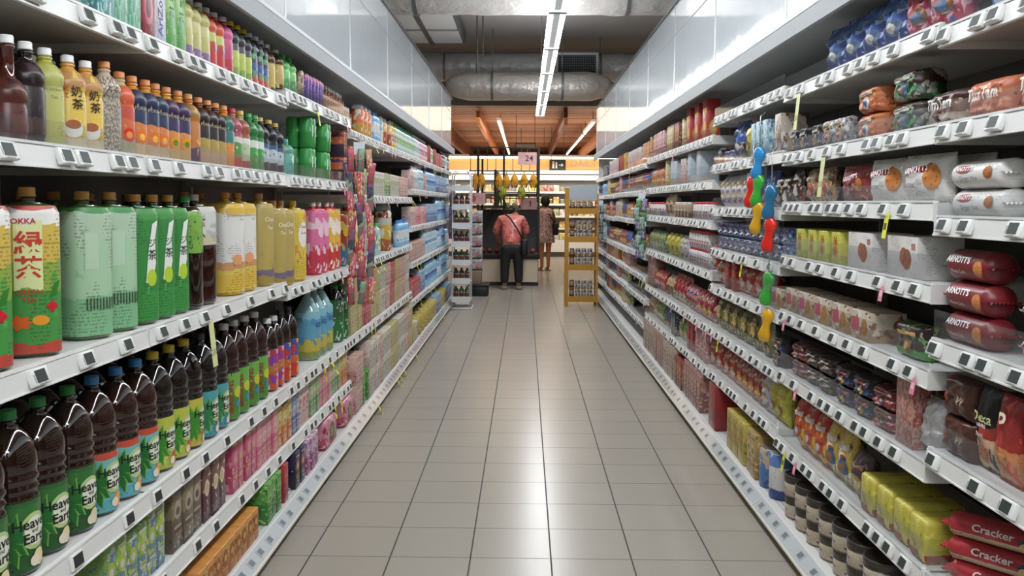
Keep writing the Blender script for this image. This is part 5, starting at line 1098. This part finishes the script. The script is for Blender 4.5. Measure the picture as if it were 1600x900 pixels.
# ------------------------------------------------------------------ produce stand
SY = 14.15
t = thing('produce_stand', 'black and cream fruit stand at the aisle end with overhead rails', 'produce stand', (0, SY, 0))
BK = mat('1b1715', .5); CR = mat('d8c8ae', .45)
link('plinth', MB().box(-.76, .22, .03, 1.5, 0, .06, BK).mesh(), t)
for a, b_ in ((-.75, -.31), (-.29, -.08), (-.06, .21)): link('front_panel', MB().box(a, b_, 0, .03, .06, .43, CR).mesh(), t)
link('carcass', MB().box(-.76, .22, .03, 1.5, .06, .43, mat('4a3a30', .6)).mesh(), t)
link('counter', MB().box(-.78, .24, -.03, 1.52, .43, .52, BK, .008).mesh(), t)
mb = MB(); v = [(-.76, .35, .52), (.22, .35, .52), (.22, 1.5, .52), (-.76, 1.5, .52), (-.76, .75, 1.22), (.22, .75, 1.22), (.22, 1.5, 1.22), (-.76, 1.5, 1.22)]
mb.add(v, [(0, 1, 5, 4), (1, 2, 6, 5), (2, 3, 7, 6), (3, 0, 4, 7), (4, 5, 6, 7)], mat('0f0b0a', .6)); link('display_back', mb.mesh(), t)
for x, yy in ((.215, .02), (-.755, .02), (.215, 1.45), (-.755, 1.45), (-.36, .75)): link('post', MB().box(x-.018, x+.018, yy-.018, yy+.018, .5, 2.2 if yy < .1 or x > -.4 else 2.1, BK).mesh(), t)
for z in (1.83, 2.08, 2.2): link('rail', MB().box(-.9, .23, 0, .02, z, z+.02, BK).mesh(), t)
for z in (1.50, 1.40): link('rail', MB().box(-.75, .23, 0.76, .78, z, z+.018, BK).mesh(), t)
for i in range(9): link('grid_bar', MB().box(-.88+i*.135, -.87+i*.135, 0.005, .015, 1.85, 2.2, BK).mesh(), t)
link('side_screen', MB().box(-.50, -.47, .05, 1.4, 1.25, 1.86, mat('2a1c18', .6)).mesh(), t)
def banana_mesh(a, ln=.17):
    pts = []
    for i in range(8):
        s_ = i/7; pts.append((math.sin(a)*(.012+.05*math.sin(s_*PI*.8)), -math.cos(a)*(.012+.05*math.sin(s_*PI*.8)), -s_*ln))
    return MB().tube(pts, [.007, .013, .018, .0195, .0195, .018, .013, .006], BAN, 8)
BAN = mat('d89a1c', .45); BANG = mat('9aa03a', .45)
banm = [banana_mesh(a).mesh('banana') for a in (-1.5, -.9, -.3, .3, .9, 1.5)]
GREENB = [m.copy() for m in banm]
for m in GREENB: m.materials.clear(); m.materials.append(BANG)
for i, (x, yy, z, g) in enumerate(((-.80, -.02, 1.83, 0), (-.70, -.02, 1.83, 0), (-.42, -.02, 1.83, 0), (-.30, -.02, 1.82, 0), (-.17, -.02, 1.83, 0), (-.02, -.02, 1.83, 0), (.13, -.02, 1.83, 0), (-.36, -.03, 1.66, 1), (-.06, -.03, 1.645, 1))):
    t = thing('banana_bunch', 'hand of %s bananas hanging from the black stand rail, %s' % (('greenish', ('lower left', 'lower right')[i-7]) if g else ('yellow', ORD[i]+' from left')), 'bananas', (x, SY+yy, z-.04), RND.uniform(-.4, .4), 'bananas on the stand rail'); t.scale = (.82, .95, 1.3)
    link('stem', MB().tube([(0, 0, .035 if not g else .05), (0, 0, -.005)], .008, mat('7a6a2a', .5), 6).mesh(), t)
    for m in (GREENB if g else banm): link('banana', m, t)
def sign(x, y, z, w_, h, txt, size, lab, fruit=False):
    t = thing('price_sign', lab, 'sign', (x, y, z)); PK = art([(0, 'e0a8a4'), (.5, 'dca09c')], ('e8b8b0',), 5, .4)
    link('sign_card', MB().box(-w_/2, w_/2, -.006, .006, 0, h, PK).mesh(), t)
    mb = MB(); fn = lambda u, v: (u, -.0085, v)
    if txt: decal(mb, txt, size, mat('3a2c2c', .5), fn, .03, h*.5, .01)
    if fruit: blob(mb, circle(.045, 12, 1.2), mat('b84a4a', .5), fn, -.06, h*.48); blob(mb, [(-.02, 0), (.0, .03), (.02, 0)], mat('8a5a4a', .5), fn, -.06, h*.48+.055); blob(mb, [(-.03, -.006), (.03, -.006), (.03, .006), (-.03, .006)], mat('a87a78', .5), fn, .06, h*.5)
    if mb.v: link('sign_print', mb.mesh(), t)
    link('sign_clip', MB().box(-.01, .01, -.004, .01, h, h+.05, BK).mesh(), t)
sign(.03, SY-.03, 1.935, .30, .20, '24', .13, 'pink price sign reading 24 above the bananas'); sign(.06, SY+.73, 1.22, .27, .19, '1', .15, 'pink price sign reading 1 below the bananas')
sign(-.77, SY-.03, 1.30, .27, .19, '', .1, 'pink sign with a red fruit picture on the left of the stand', True)
# greens and fruit in the stand
gm = MB()
for i in range(22):
    a = RND.uniform(-.09, .09); gm.tube([(a*.3, RND.uniform(-.03, .03), 0), (a*.8, -.02, -.14), (a*1.5, -.05, -.30)], [.006, .009, .004], mat(('3f6a2c', '5a8a3a', '2f5424')[i % 3], .6), 5)
t = thing('spring_onion_bundle', 'dark green bundle of long leaves hanging in the fruit stand', 'vegetables', (-.42, SY+.64, 1.54)); link('leaves', gm.mesh(), t); link('tie', MB().lathe([(.03, -.01), (.03, .01)], mat('b8a070', .6), 10).mesh(), t)
cab = MB(); bm = bmesh.new(); bmesh.ops.create_icosphere(bm, subdivisions=2, radius=.06)
for p in bm.verts: p.co *= 1+.14*noise.noise(p.co*40)
cab.bm(bm, mat('d8cfa8', .6), True); cabm = cab.mesh('cauliflower')
for i in range(5): tag(link('cauliflower', cabm, None, (-.30+i*.125, SY+.95, 1.28)), 'pale round cauliflower on top of the fruit stand, %s from left' % ORD[i], 'vegetable', 'cauliflowers on the stand')
frm = []
for c in ('7a1f1c', '3a1a24', 'a8402c'):
    bm = bmesh.new(); bmesh.ops.create_uvsphere(bm, u_segments=12, v_segments=8, radius=.042)
    for p in bm.verts: p.co.z *= .9; p.co *= 1-.12*math.exp(-((p.co.x**2+p.co.y**2)*3000))*(1 if p.co.z > 0 else .3)
    frm.append(MB().bm(bm, mat(c, .4), True).mesh('fruit'))
fi = {}
for i in range(8):
    for j in range(2):
        k = (i//3) % 3; nm_ = ('dark red', 'purple', 'orange-red')[k]; fi[k] = fi.get(k, 0)+1
        tag(link('apple', frm[k], None, (-.68+i*.115, SY+.07+j*.1, .5585)), '%s apple on the black counter of the stand, %s of its colour' % (nm_, ORD[fi[k]-1]), 'fruit', 'apples on the stand counter')

# ------------------------------------------------------------------ people
def skin(name, joints, edges, m, parent, sub=2, root=0):
    me = bpy.data.meshes.new(name); me.from_pydata([j[:3] for j in joints], edges, [])
    o = link(name, me, parent); sk = o.modifiers.new('skin', 'SKIN'); sk.use_smooth_shade = True
    for i, j in enumerate(joints):
        r = j[3]; me.skin_vertices[0].data[i].radius = (r, j[4] if len(j) > 4 else r)
    me.skin_vertices[0].data[root].use_root = True
    s = o.modifiers.new('sub', 'SUBSURF'); s.levels = sub; s.render_levels = sub
    bpy.context.view_layer.update()
    new = bpy.data.meshes.new_from_object(o.evaluated_get(bpy.context.evaluated_depsgraph_get()))
    o.modifiers.clear(); o.data = new; new.materials.clear(); new.materials.append(m)
    for p in new.polygons: p.use_smooth = True; p.material_index = 0
    return o
def hand(j, e, wrist, d, side):
    """palm, four unequal fingers and a thumb continued from the wrist joint"""
    d = Vector(d).normalized(); up = Vector((0, 0, 1)) if abs(d.z) < .8 else Vector((0, 1, 0)); s_ = d.cross(up).normalized()*side; w_ = Vector(j[wrist][:3])
    pi_ = len(j); p = w_+d*.045; j.append((*p, .024, .018)); e.append((wrist, pi_)); k = len(j); q = w_+d*.08; j.append((*q, .026, .015)); e.append((pi_, k))
    for i, (ln, o) in enumerate(((.062, -.03), (.072, -.01), (.067, .01), (.052, .03))):
        a = len(j); p1 = q+s_*o+d*.018; p2 = p1+d*ln*.5-up*.008; p3 = p2+d*ln*.4-up*.022
        for p_ in (p1, p2, p3): j.append((*p_, .0085))
        e += [(k, a), (a, a+1), (a+1, a+2)]
    a = len(j); t1 = p+s_*-.035+d*.01; t2 = t1+d*.035-s_*.01-up*.012
    for p_ in (t1, t2): j.append((*p_, .010))
    e += [(pi_, a), (a, a+1)]
def head(parent, c, tilt, skinm, hairm, hair, r=.085):
    """head with face (towards +Y locally) and hair"""
    o = link('head', None, parent, c, tilt)
    bm = bmesh.new(); bmesh.ops.create_uvsphere(bm, u_segments=20, v_segments=16, radius=1)
    for p in bm.verts:
        x, y, z = p.co; w_ = 1-.28*max(0, -z)**1.3
        p.co = Vector((x*r*.86*w_, y*r*1.02*w_+(.008 if z < -.3 and y > 0 else 0), z*r*1.28))
        if abs(x) < .16 and y > .85 and -.25 < z < .12: p.co.y += .014
        if abs(abs(x)-.33) < .14 and y > .7 and .05 < z < .3: p.co.y -= .008
    mb = MB().bm(bm, skinm, True)
    for s_ in (-1, 1):
        mb.lathe([(.004, -.004), (.012, -.004), (.013, .004), (.004, .006)], skinm, 10, axis='X', c=(s_*r*.86, -.005, -.004))
        mb.box(s_*.03-.011, s_*.03+.011, r*.93, r*.95, .008, .016, mat('1a1412', .4))
    mb.box(-.02, .02, r*.95, r*.99, -.052, -.045, mat('8a3a34', .5))
    me = mb.mesh('head'); bpy.data.objects.remove(o); o = link('head', me, parent, c, tilt)
    bm = bmesh.new(); bmesh.ops.create_uvsphere(bm, u_segments=20, v_segments=16, radius=1)
    for p in bm.verts:
        x, y, z = p.co; f_ = 1.0
        q = Vector((x*r*.98, y*r*1.12-.012, z*r*1.36+.008))
        if hair == 'bob' and z < 0: q.z = max(z*r*1.75, -.155); q.x *= 1.12; q.y = min(q.y, .02) if y > 0 else q.y*1.05
        elif z < -.25: q *= .72; q.y = min(q.y, -.02); q.z = max(q.z, -.06)
        if y > .45 and z < .55: q.y = min(q.y, .035)
        q += q.normalized()*.004*noise.noise(q*60)
        p.co = q
    link('hair', MB().bm(bm, hairm, True).mesh('hair'), o)
SK = mat('a8734f', .5); HAIR = mat('1a1413', .5)
p1 = thing('person', 'person in salmon-pink patterned shirt and dark trousers leaning over the stand', 'person', (-.20, 13.55, 0), .05)
DT = mat('1d1a1e', .7, bump=(40, .2, .003))
j = [(0, 0, .70, .115, .095), (0, .06, .84, .125, .09), (0, .17, .98, .14, .09), (0, .27, 1.08, .11, .075), (0, .35, 1.11, .05), (0, .40, 1.12, .045),
     (.15, .27, 1.06, .055), (.235, .30, .88, .042), (.20, .50, .74, .034), (.19, .58, .72, .024), (-.15, .27, 1.06, .055), (-.235, .30, .88, .042), (-.20, .50, .74, .034), (-.19, .58, .72, .024),
     (.085, 0, .62, .085), (.10, .01, .36, .058), (.105, -.01, .09, .04), (.115, .06, .035, .034, .028), (.12, .15, .03, .03, .02), (-.085, 0, .62, .085), (-.10, .01, .36, .058), (-.105, -.01, .09, .04), (-.115, .06, .035, .034, .028), (-.12, .15, .03, .03, .02)]
e = [(0, 1), (1, 2), (2, 3), (3, 4), (4, 5), (3, 6), (6, 7), (7, 8), (8, 9), (3, 10), (10, 11), (11, 12), (12, 13), (0, 14), (14, 15), (15, 16), (16, 17), (17, 18), (0, 19), (19, 20), (20, 21), (21, 22), (22, 23)]
hand(j, e, 9, (0, 1, -.3), 1); hand(j, e, 13, (0, 1, -.3), -1)
skin('body', j, e, SK, p1)
SHIRT = art([(0, 'f06a5c'), (.5, 'f27468')], ('e8a090', 'c84a48'), 9, .44)
skin('shirt', [(0, .0, .64, .15, .135), (0, .06, .80, .16, .13), (0, .16, .96, .172, .125), (0, .25, 1.07, .14, .10), (0, .31, 1.11, .075, .06), (.16, .27, 1.06, .082), (.23, .29, .92, .07), (.24, .33, .84, .062), (-.16, .27, 1.06, .082), (-.23, .29, .92, .07), (-.24, .33, .84, .062)],
    [(0, 1), (1, 2), (2, 3), (3, 4), (3, 5), (5, 6), (6, 7), (3, 8), (8, 9), (9, 10)], SHIRT, p1, 2)
skin('trousers', [(0, 0, .72, .135, .12), (0, .0, .66, .14, .12), (.09, 0, .58, .10), (.105, .01, .34, .078), (.11, -.01, .08, .066), (-.09, 0, .58, .10), (-.105, .01, .34, .078), (-.11, -.01, .08, .066)], [(0, 1), (1, 2), (2, 3), (3, 4), (1, 5), (5, 6), (6, 7)], DT, p1, 2)
for s_ in (-1, 1): link('shoe', MB().box(-.045, .045, -.06, .19, 0.001, .055, mat('8a8480', .6), .02).mesh(), p1, (s_*.115, 0, 0))
head(p1, (.07, .42, 1.15), (-.75, .1, 0), SK, HAIR, 'short')
tag(link('shoulder_bag', MB().tube([(-.11, .13, 1.16), (-.03, .03, 1.10), (.08, -.06, .93), (.17, -.08, .76)], .013, BK).box(.14, .24, -.12, .16, .52, .78, mat('141216', .5), .025).mesh(), None, (-.20, 13.55, 0), (0, 0, .05)), 'black shoulder bag slung across the back of the pink shirt', 'bag')
p2 = thing('person', 'person with a black bob in a sleeveless pale patterned dress, standing beyond the stand', 'person', (.40, 17.4, 0), .25)
j = [(0, 0, .78, .11, .09), (0, 0, .92, .09, .075), (0, .0, 1.08, .11, .085), (0, 0, 1.19, .08, .06), (0, 0, 1.25, .04), (0, .01, 1.30, .038),
     (.145, 0, 1.17, .045), (.19, .0, .95, .036), (.17, .14, .78, .028), (.16, .2, .76, .022), (-.145, 0, 1.17, .045), (-.185, .02, .95, .036), (-.17, .18, .82, .028), (-.16, .24, .82, .022),
     (.075, 0, .68, .08), (.07, .01, .40, .052), (.065, -.01, .09, .034), (.07, .06, .035, .03, .022), (.075, .13, .028, .028, .016), (-.075, 0, .68, .08), (-.07, .01, .40, .052), (-.065, -.01, .09, .034), (-.07, .06, .035, .03, .022), (-.075, .13, .028, .028, .016)]
e = [(0, 1), (1, 2), (2, 3), (3, 4), (4, 5), (3, 6), (6, 7), (7, 8), (8, 9), (3, 10), (10, 11), (11, 12), (12, 13), (0, 14), (14, 15), (15, 16), (16, 17), (17, 18), (0, 19), (19, 20), (20, 21), (21, 22), (22, 23)]
hand(j, e, 9, (0, 1, -.2), 1); hand(j, e, 13, (0, 1, 0), -1)
skin('body', j, e, mat('b0704c', .5), p2)
mb = MB().lathe([(.05, 1.235), (.11, 1.21), (.135, 1.15), (.13, 1.06), (.115, .94), (.14, .82), (.165, .66), (.175, .56), (.17, .555)], art([(0, 'b88a80'), (.5, 'c89a90')], ('e0c8b8', '8a5a5a'), 12, .46), 24, 2.2); mb.v = [(x*1.12, y*.85, z) for x, y, z in mb.v]
link('dress', mb.mesh(), p2)
for s_ in (-1, 1): link('sandal', MB().box(-.04, .04, -.05, .16, 0.001, .022, mat('8a6a50', .6), .008).box(-.038, .038, .07, .10, .02, .062, mat('c8a080', .5), .004).mesh(), p2, (s_*.07, 0, 0))
head(p2, (0, .015, 1.39), (-.1, 0, 0), mat('b0704c', .5), HAIR, 'bob')
tag(link('handbag', MB().tube([(-.02, -.08, 1.19), (.06, -.11, 1.1), (.16, -.10, .92)], .012, BK).tube([(.10, -.02, 1.22), (.15, -.09, 1.1), (.18, -.08, .93)], .012, BK).box(.13, .23, -.17, .10, .70, .95, mat('121114', .5), .03).mesh(), None, (.40, 17.4, 0), (0, 0, .25)), 'black handbag on the shoulder of the patterned dress', 'bag')

# ------------------------------------------------------------------ racks at the aisle end
t = thing('wire_rack', 'white wire rack with seven trays at the end of the drinks shelving', 'rack', (-.79, 11.1, 0))
WR = mat('d8dce0', .35)
for x in (-.11, .11):
    for yy in (-.16, .16): link('post', MB().tube([(x, yy, 0.0), (x, yy, 1.66), (x*.6, yy, 1.72)], .009, WR, 6).mesh(), t)
RZ = (.10, .33, .56, .79, 1.02, 1.25, 1.48)
for z in RZ: link('tray', MB().box(-.115, .115, -.17, .17, z, z+.012, WR).box(-.115, .115, -.18, -.17, z-.01, z+.06, mat('dde1e4', .4)).mesh(), t)
link('foot', MB().tube([(-.13, -.2, .012), (.13, -.2, .012), (.13, .2, .012), (-.13, .2, .012), (-.13, -.2, .012)], .012, WR, 6).mesh(), t)
def flat(parts):
    m = MB()
    for n_, mb_ in parts[0]: m.merge(mb_)
    return m.mesh('m')
gb = flat(bottle('pet', .032, .17, '1f4a2c', '2f6a3a', art([(0, '1f5a34'), (.5, 'b8c0b0')], ('8a3a30',), 3), [], 2, (.2, .6)))
db = flat(bottle('pet', .032, .17, '241816', '3a3a3c', art([(0, '3a2420'), (.5, 'b8b0a8')], ('8a3a30',), 3), [], 2, (.2, .6)))
for i, z in enumerate(RZ[:-1]):
    for k in range(3): tag(link('sauce_bottle', gb if i % 2 == 0 else db, None, (-.86+k*.07, 11.03, z+.013)), '%s bottle on the white wire rack, %s from left on %s tray' % ('green' if i % 2 == 0 else 'dark', ORD[k], ORD[6-i]), 'bottle', 'bottles on the wire rack')
t = thing('dump_bin', 'black crate stack at the foot of the bagged goods beside the white rack', 'crate', (-.68, 12.7, 0))
link('crate_body', MB().box(-.11, .16, -.2, .2, 0, .14, BLACK, .01).mesh(), t); link('crate_rim', MB().box(-.125, .175, -.215, .215, .14, .165, BLACK, .004).mesh(), t)
link('carton_base', MB().box(-.10, .06, -.14, .14, .166, .36, mat('8a7464', .6), .004).mesh(), t)
for i in range(5): 
    me = MB().pillow(.19, .17, .2, art([(0, ('b0a8a8', '9a9aa0', 'a88a8a')[i % 3]), (.5, 'b8b4b4')], ('c86a70', 'd8d4d4'), 3, .42), 12, 10, 40+i, wr=.012).mesh('bagged_goods')
    tag(link('bagged_goods', me, None, (-.70, 12.7, .3615+i*.171), (0, 0, -PI/2)), 'clear bag of goods beside the white rack, %s from the bottom of its pile' % ORD[i], 'bag', 'piled bags by the rack')
t = thing('display_rack', 'mustard-yellow metal rack of glass jars at the biscuit shelving end', 'rack', (.74, 11.5, 0))
YW = mat('b8862a', .45)
for x, y_, wd_ in ((-.20, -.17, .045), (.19, -.17, .02), (-.20, .17, .03), (.19, .17, .02)): link('post', MB().box(x-wd_/2, x+wd_/2, y_-.02, y_+.02, 0, 1.52 if x < 0 else 1.45, YW).mesh(), t)
YZ = (.09, .50, .86, 1.22)
for z in YZ: link('shelf', MB().box(-.18, .18, -.17, .17, z, z+.015, YW).box(-.18, .18, -.185, -.172, z-.03, z+.045, YW).mesh(), t)
for z in (1.0, 1.06, .62, .68, .24, .30, 1.32, 1.36): link('guard_wire', MB().tube([(-.18, -.18, z), (.18, -.18, z)], .004, YW, 5).mesh(), t)
link('header_board', MB().box(-.17, .20, -.015, .015, 1.36, 1.56, mat('aebac4', .5)).mesh(), t)
jm = flat(jar(.034, .115, art([(0, '8a8a8c'), (.3, 'c8c8ca'), (.6, '6a645e')], ('e8e8ea', '3a3430'), 4, .45), 'd0d0d2'))
jm2 = flat(jar(.034, .115, art([(0, '6a3a30'), (.4, 'a89a90')], ('3a2420',), 4, .42), '8a6a50'))
for i, z in enumerate(YZ):
    for k in range(4):
        for l in range(2 if i < 3 else 1): tag(link('glass_jar', jm if i < 3 and k > 0 else jm2, None, (.61+k*.077, 11.42, z+.016+l*.116)), '%s jar on the mustard rack, %s from left, %s row of %s shelf' % ('silver' if i < 3 and k > 0 else 'brown', ORD[k], ('lower', 'upper')[l], ORD[3-i]), 'jar', 'jars on the mustard rack')

# ------------------------------------------------------------------ clip strips of hanging goods
def clip(side, x, y, z0, z1, cols, lab, item, m_, step=.085, w_=.11, sw=.0, nm='sachet', rows=1, cat='packet'):
    sg = -1 if side == 'L' else 1; a = (-.9 if side == 'L' else PI+.9)
    t = thing('clip_strip', lab, 'hanging strip', (sg*x, y, z0), a)
    link('strip_band', MB().box(-.002, .0, -.012, .012, 0, z1-z0, CLEAR).mesh(), t); link('hook', MB().tube([(0, 0, z1-z0), (.0, 0, z1-z0+.02), (-.03, 0, z1-z0+.03)], .003, CHROME, 5).mesh(), t)
    link('header_card', MB().box(.001, .003, -.035, .035, z1-z0-.07, z1-z0-.0, mat('d8dce4', .4)).mesh(), t)
    n_ = 0; z = z1-.08-.5*step
    while z > z0+.02:
        for rr in range(rows):
            k = n_ % len(cols); off = (rr-(rows-1)/2)*.055
            dx, dy = math.cos(a), math.sin(a)
            o = link(nm, m_[k], None, (sg*x+dx*(.006+.011*(n_ % 3))-dy*off, y+dy*(.006+.011*(n_ % 3))+dx*off, z-.05), (RND.uniform(-.15, .15), RND.uniform(-.10, .02), a+RND.uniform(-.12, .12)))
            tag(o, '%s %s on %s, %s column, %s from top' % (cols[k], item, lab.split(',')[0].replace('clear ', ''), ('near', 'middle', 'far')[rr], ORD[n_//rows]), cat, '%ss on the %s' % (nm, lab.split(',')[0]))
            n_ += 1
        z -= step
sach = [MB().pillow(.042, .13, .014, art([(0, c), (.5, d)], (e_,), 3, .42), 6, 8, i, wr=.003).mesh('sachet') for i, (c, d, e_) in enumerate((('c82a58', 'd84a70', '3f8a4a'), ('5a8a6a', '8ab08a', 'c83a6a'), ('c86a3a', 'd89a60', 'e8d8d0'), ('5a3a6a', '8a5a90', '3f7a5a'), ('d83a50', 'e0707a', 'e8c8c0')))]
clip('L', .94, 5.0, .75, 1.66, ('crimson', 'sage green', 'orange', 'purple', 'coral'), 'clear strip of bright sachets, hanging between drinks bays three and four', 'sachet', sach, .075, rows=3)
sac2 = [MB().pillow(.06, .15, .016, art([(0, c), (.5, d)], (e_,), 3, .42), 6, 8, i+9, wr=.003).mesh('sachet') for i, (c, d, e_) in enumerate((('b86a80', 'c8a0a8', 'a83a50'), ('c8a8a0', 'd8c0b8', '8a9a80'), ('a84a60', 'c88090', 'd8c8c0')))]
clip('L', .93, 11.3, .85, 1.52, ('dusty pink', 'beige', 'dark rose'), 'clear strip of pink sachets, hanging by the last drinks bay', 'sachet', sac2, .08, rows=2)
def toy(c):
    mb = MB(); m_ = mat(c, .25, coat=.5); cl_ = CLEAR
    mb.lathe([(.006, -.055), (.017, -.05), (.021, -.03), (.015, -.01), (.013, .005), (.019, .02), (.021, .035), (.014, .05), (.005, .055)], m_, 14, 2.4)
    mb.v = [(x*.7+.012, y*1.35+.008*math.sin(z*45), z*1.22) for x, y, z in mb.v]
    return mb
toym = [[toy(c).mesh('plastic_toy'), MB().box(-.0, .002, -.034, .034, -.07, .07, CLEAR).mesh('blister')] for c in ('2a8ac8', 'd8281c', '3aa838', 'd8a420', '1f6a94')]
TN = ('blue', 'red', 'green', 'yellow', 'dark blue')
def toys(x, y, z0, z1, seq, lab, a, lean=0., step=.128):
    t = thing('clip_strip', lab, 'hanging strip', (x, y, z0), a)
    link('strip_band', MB().box(-.004, -.002, -.034, .034, 0, z1-z0-.1, CLEAR).mesh(), t); link('hook', MB().tube([(0, 0, z1-z0-.1), (.0, 0, z1-z0+.03), (-.03, 0, z1-z0+.05)], .0025, CHROME, 5).mesh(), t)
    for i, k in enumerate(seq):
        z = z1-.16-i*step
        o = thing('plastic_toy', '%s plastic toy pack, %s down on the %s' % (TN[k], ORD[i], lab.split(' by')[0].replace('clear ', '').replace(' behind the other toy strips', '')), 'toy', (x+lean*(z-z0), y, z), a, 'plastic toys on the clip strips'); link('toy_body', toym[k][0], o); link('blister', toym[k][1], o)
toys(.967, 3.50, .80, 1.15, (2, 3), 'lower clear toy strip by the second biscuit bay', PI+.7, step=.145)
toys(.948, 3.42, .98, 1.49, (4, 1), 'upper clear toy strip by the second biscuit bay', PI+.7, step=.125)
toys(.958, 3.64, 1.15, 1.65, (0, 2, 3), 'middle clear toy strip by the second biscuit bay', PI+.7, step=.112)
toys(.972, 3.80, 1.2, 1.535, (1,), 'small toy strip behind the other toy strips', PI+.7)
sac3 = [MB().pillow(.05, .12, .02, art([(0, c), (.5, d)], (e_,), 3, .42), 6, 8, i+19, wr=.003).mesh('sachet') for i, (c, d, e_) in enumerate((('3f9a4a', '7ab870', '4a5a8a'), ('6a5a90', '8a80b0', 'c8c8d0'), ('4a8a90', '80b0a8', 'd8c8a0')))]
clip('R', 1.02, 7.75, .85, 1.42, ('green', 'violet', 'teal'), 'clear strip of green and violet sachets, hanging by the fifth biscuit bay', 'sachet', sac3, .08, rows=2)
clip('R', 1.03, 12.0, .78, 1.37, ('violet', 'teal'), 'clear strip of pale sachets, hanging beside the mustard rack', 'sachet', [sac3[1], sac3[2]], .09, rows=2)
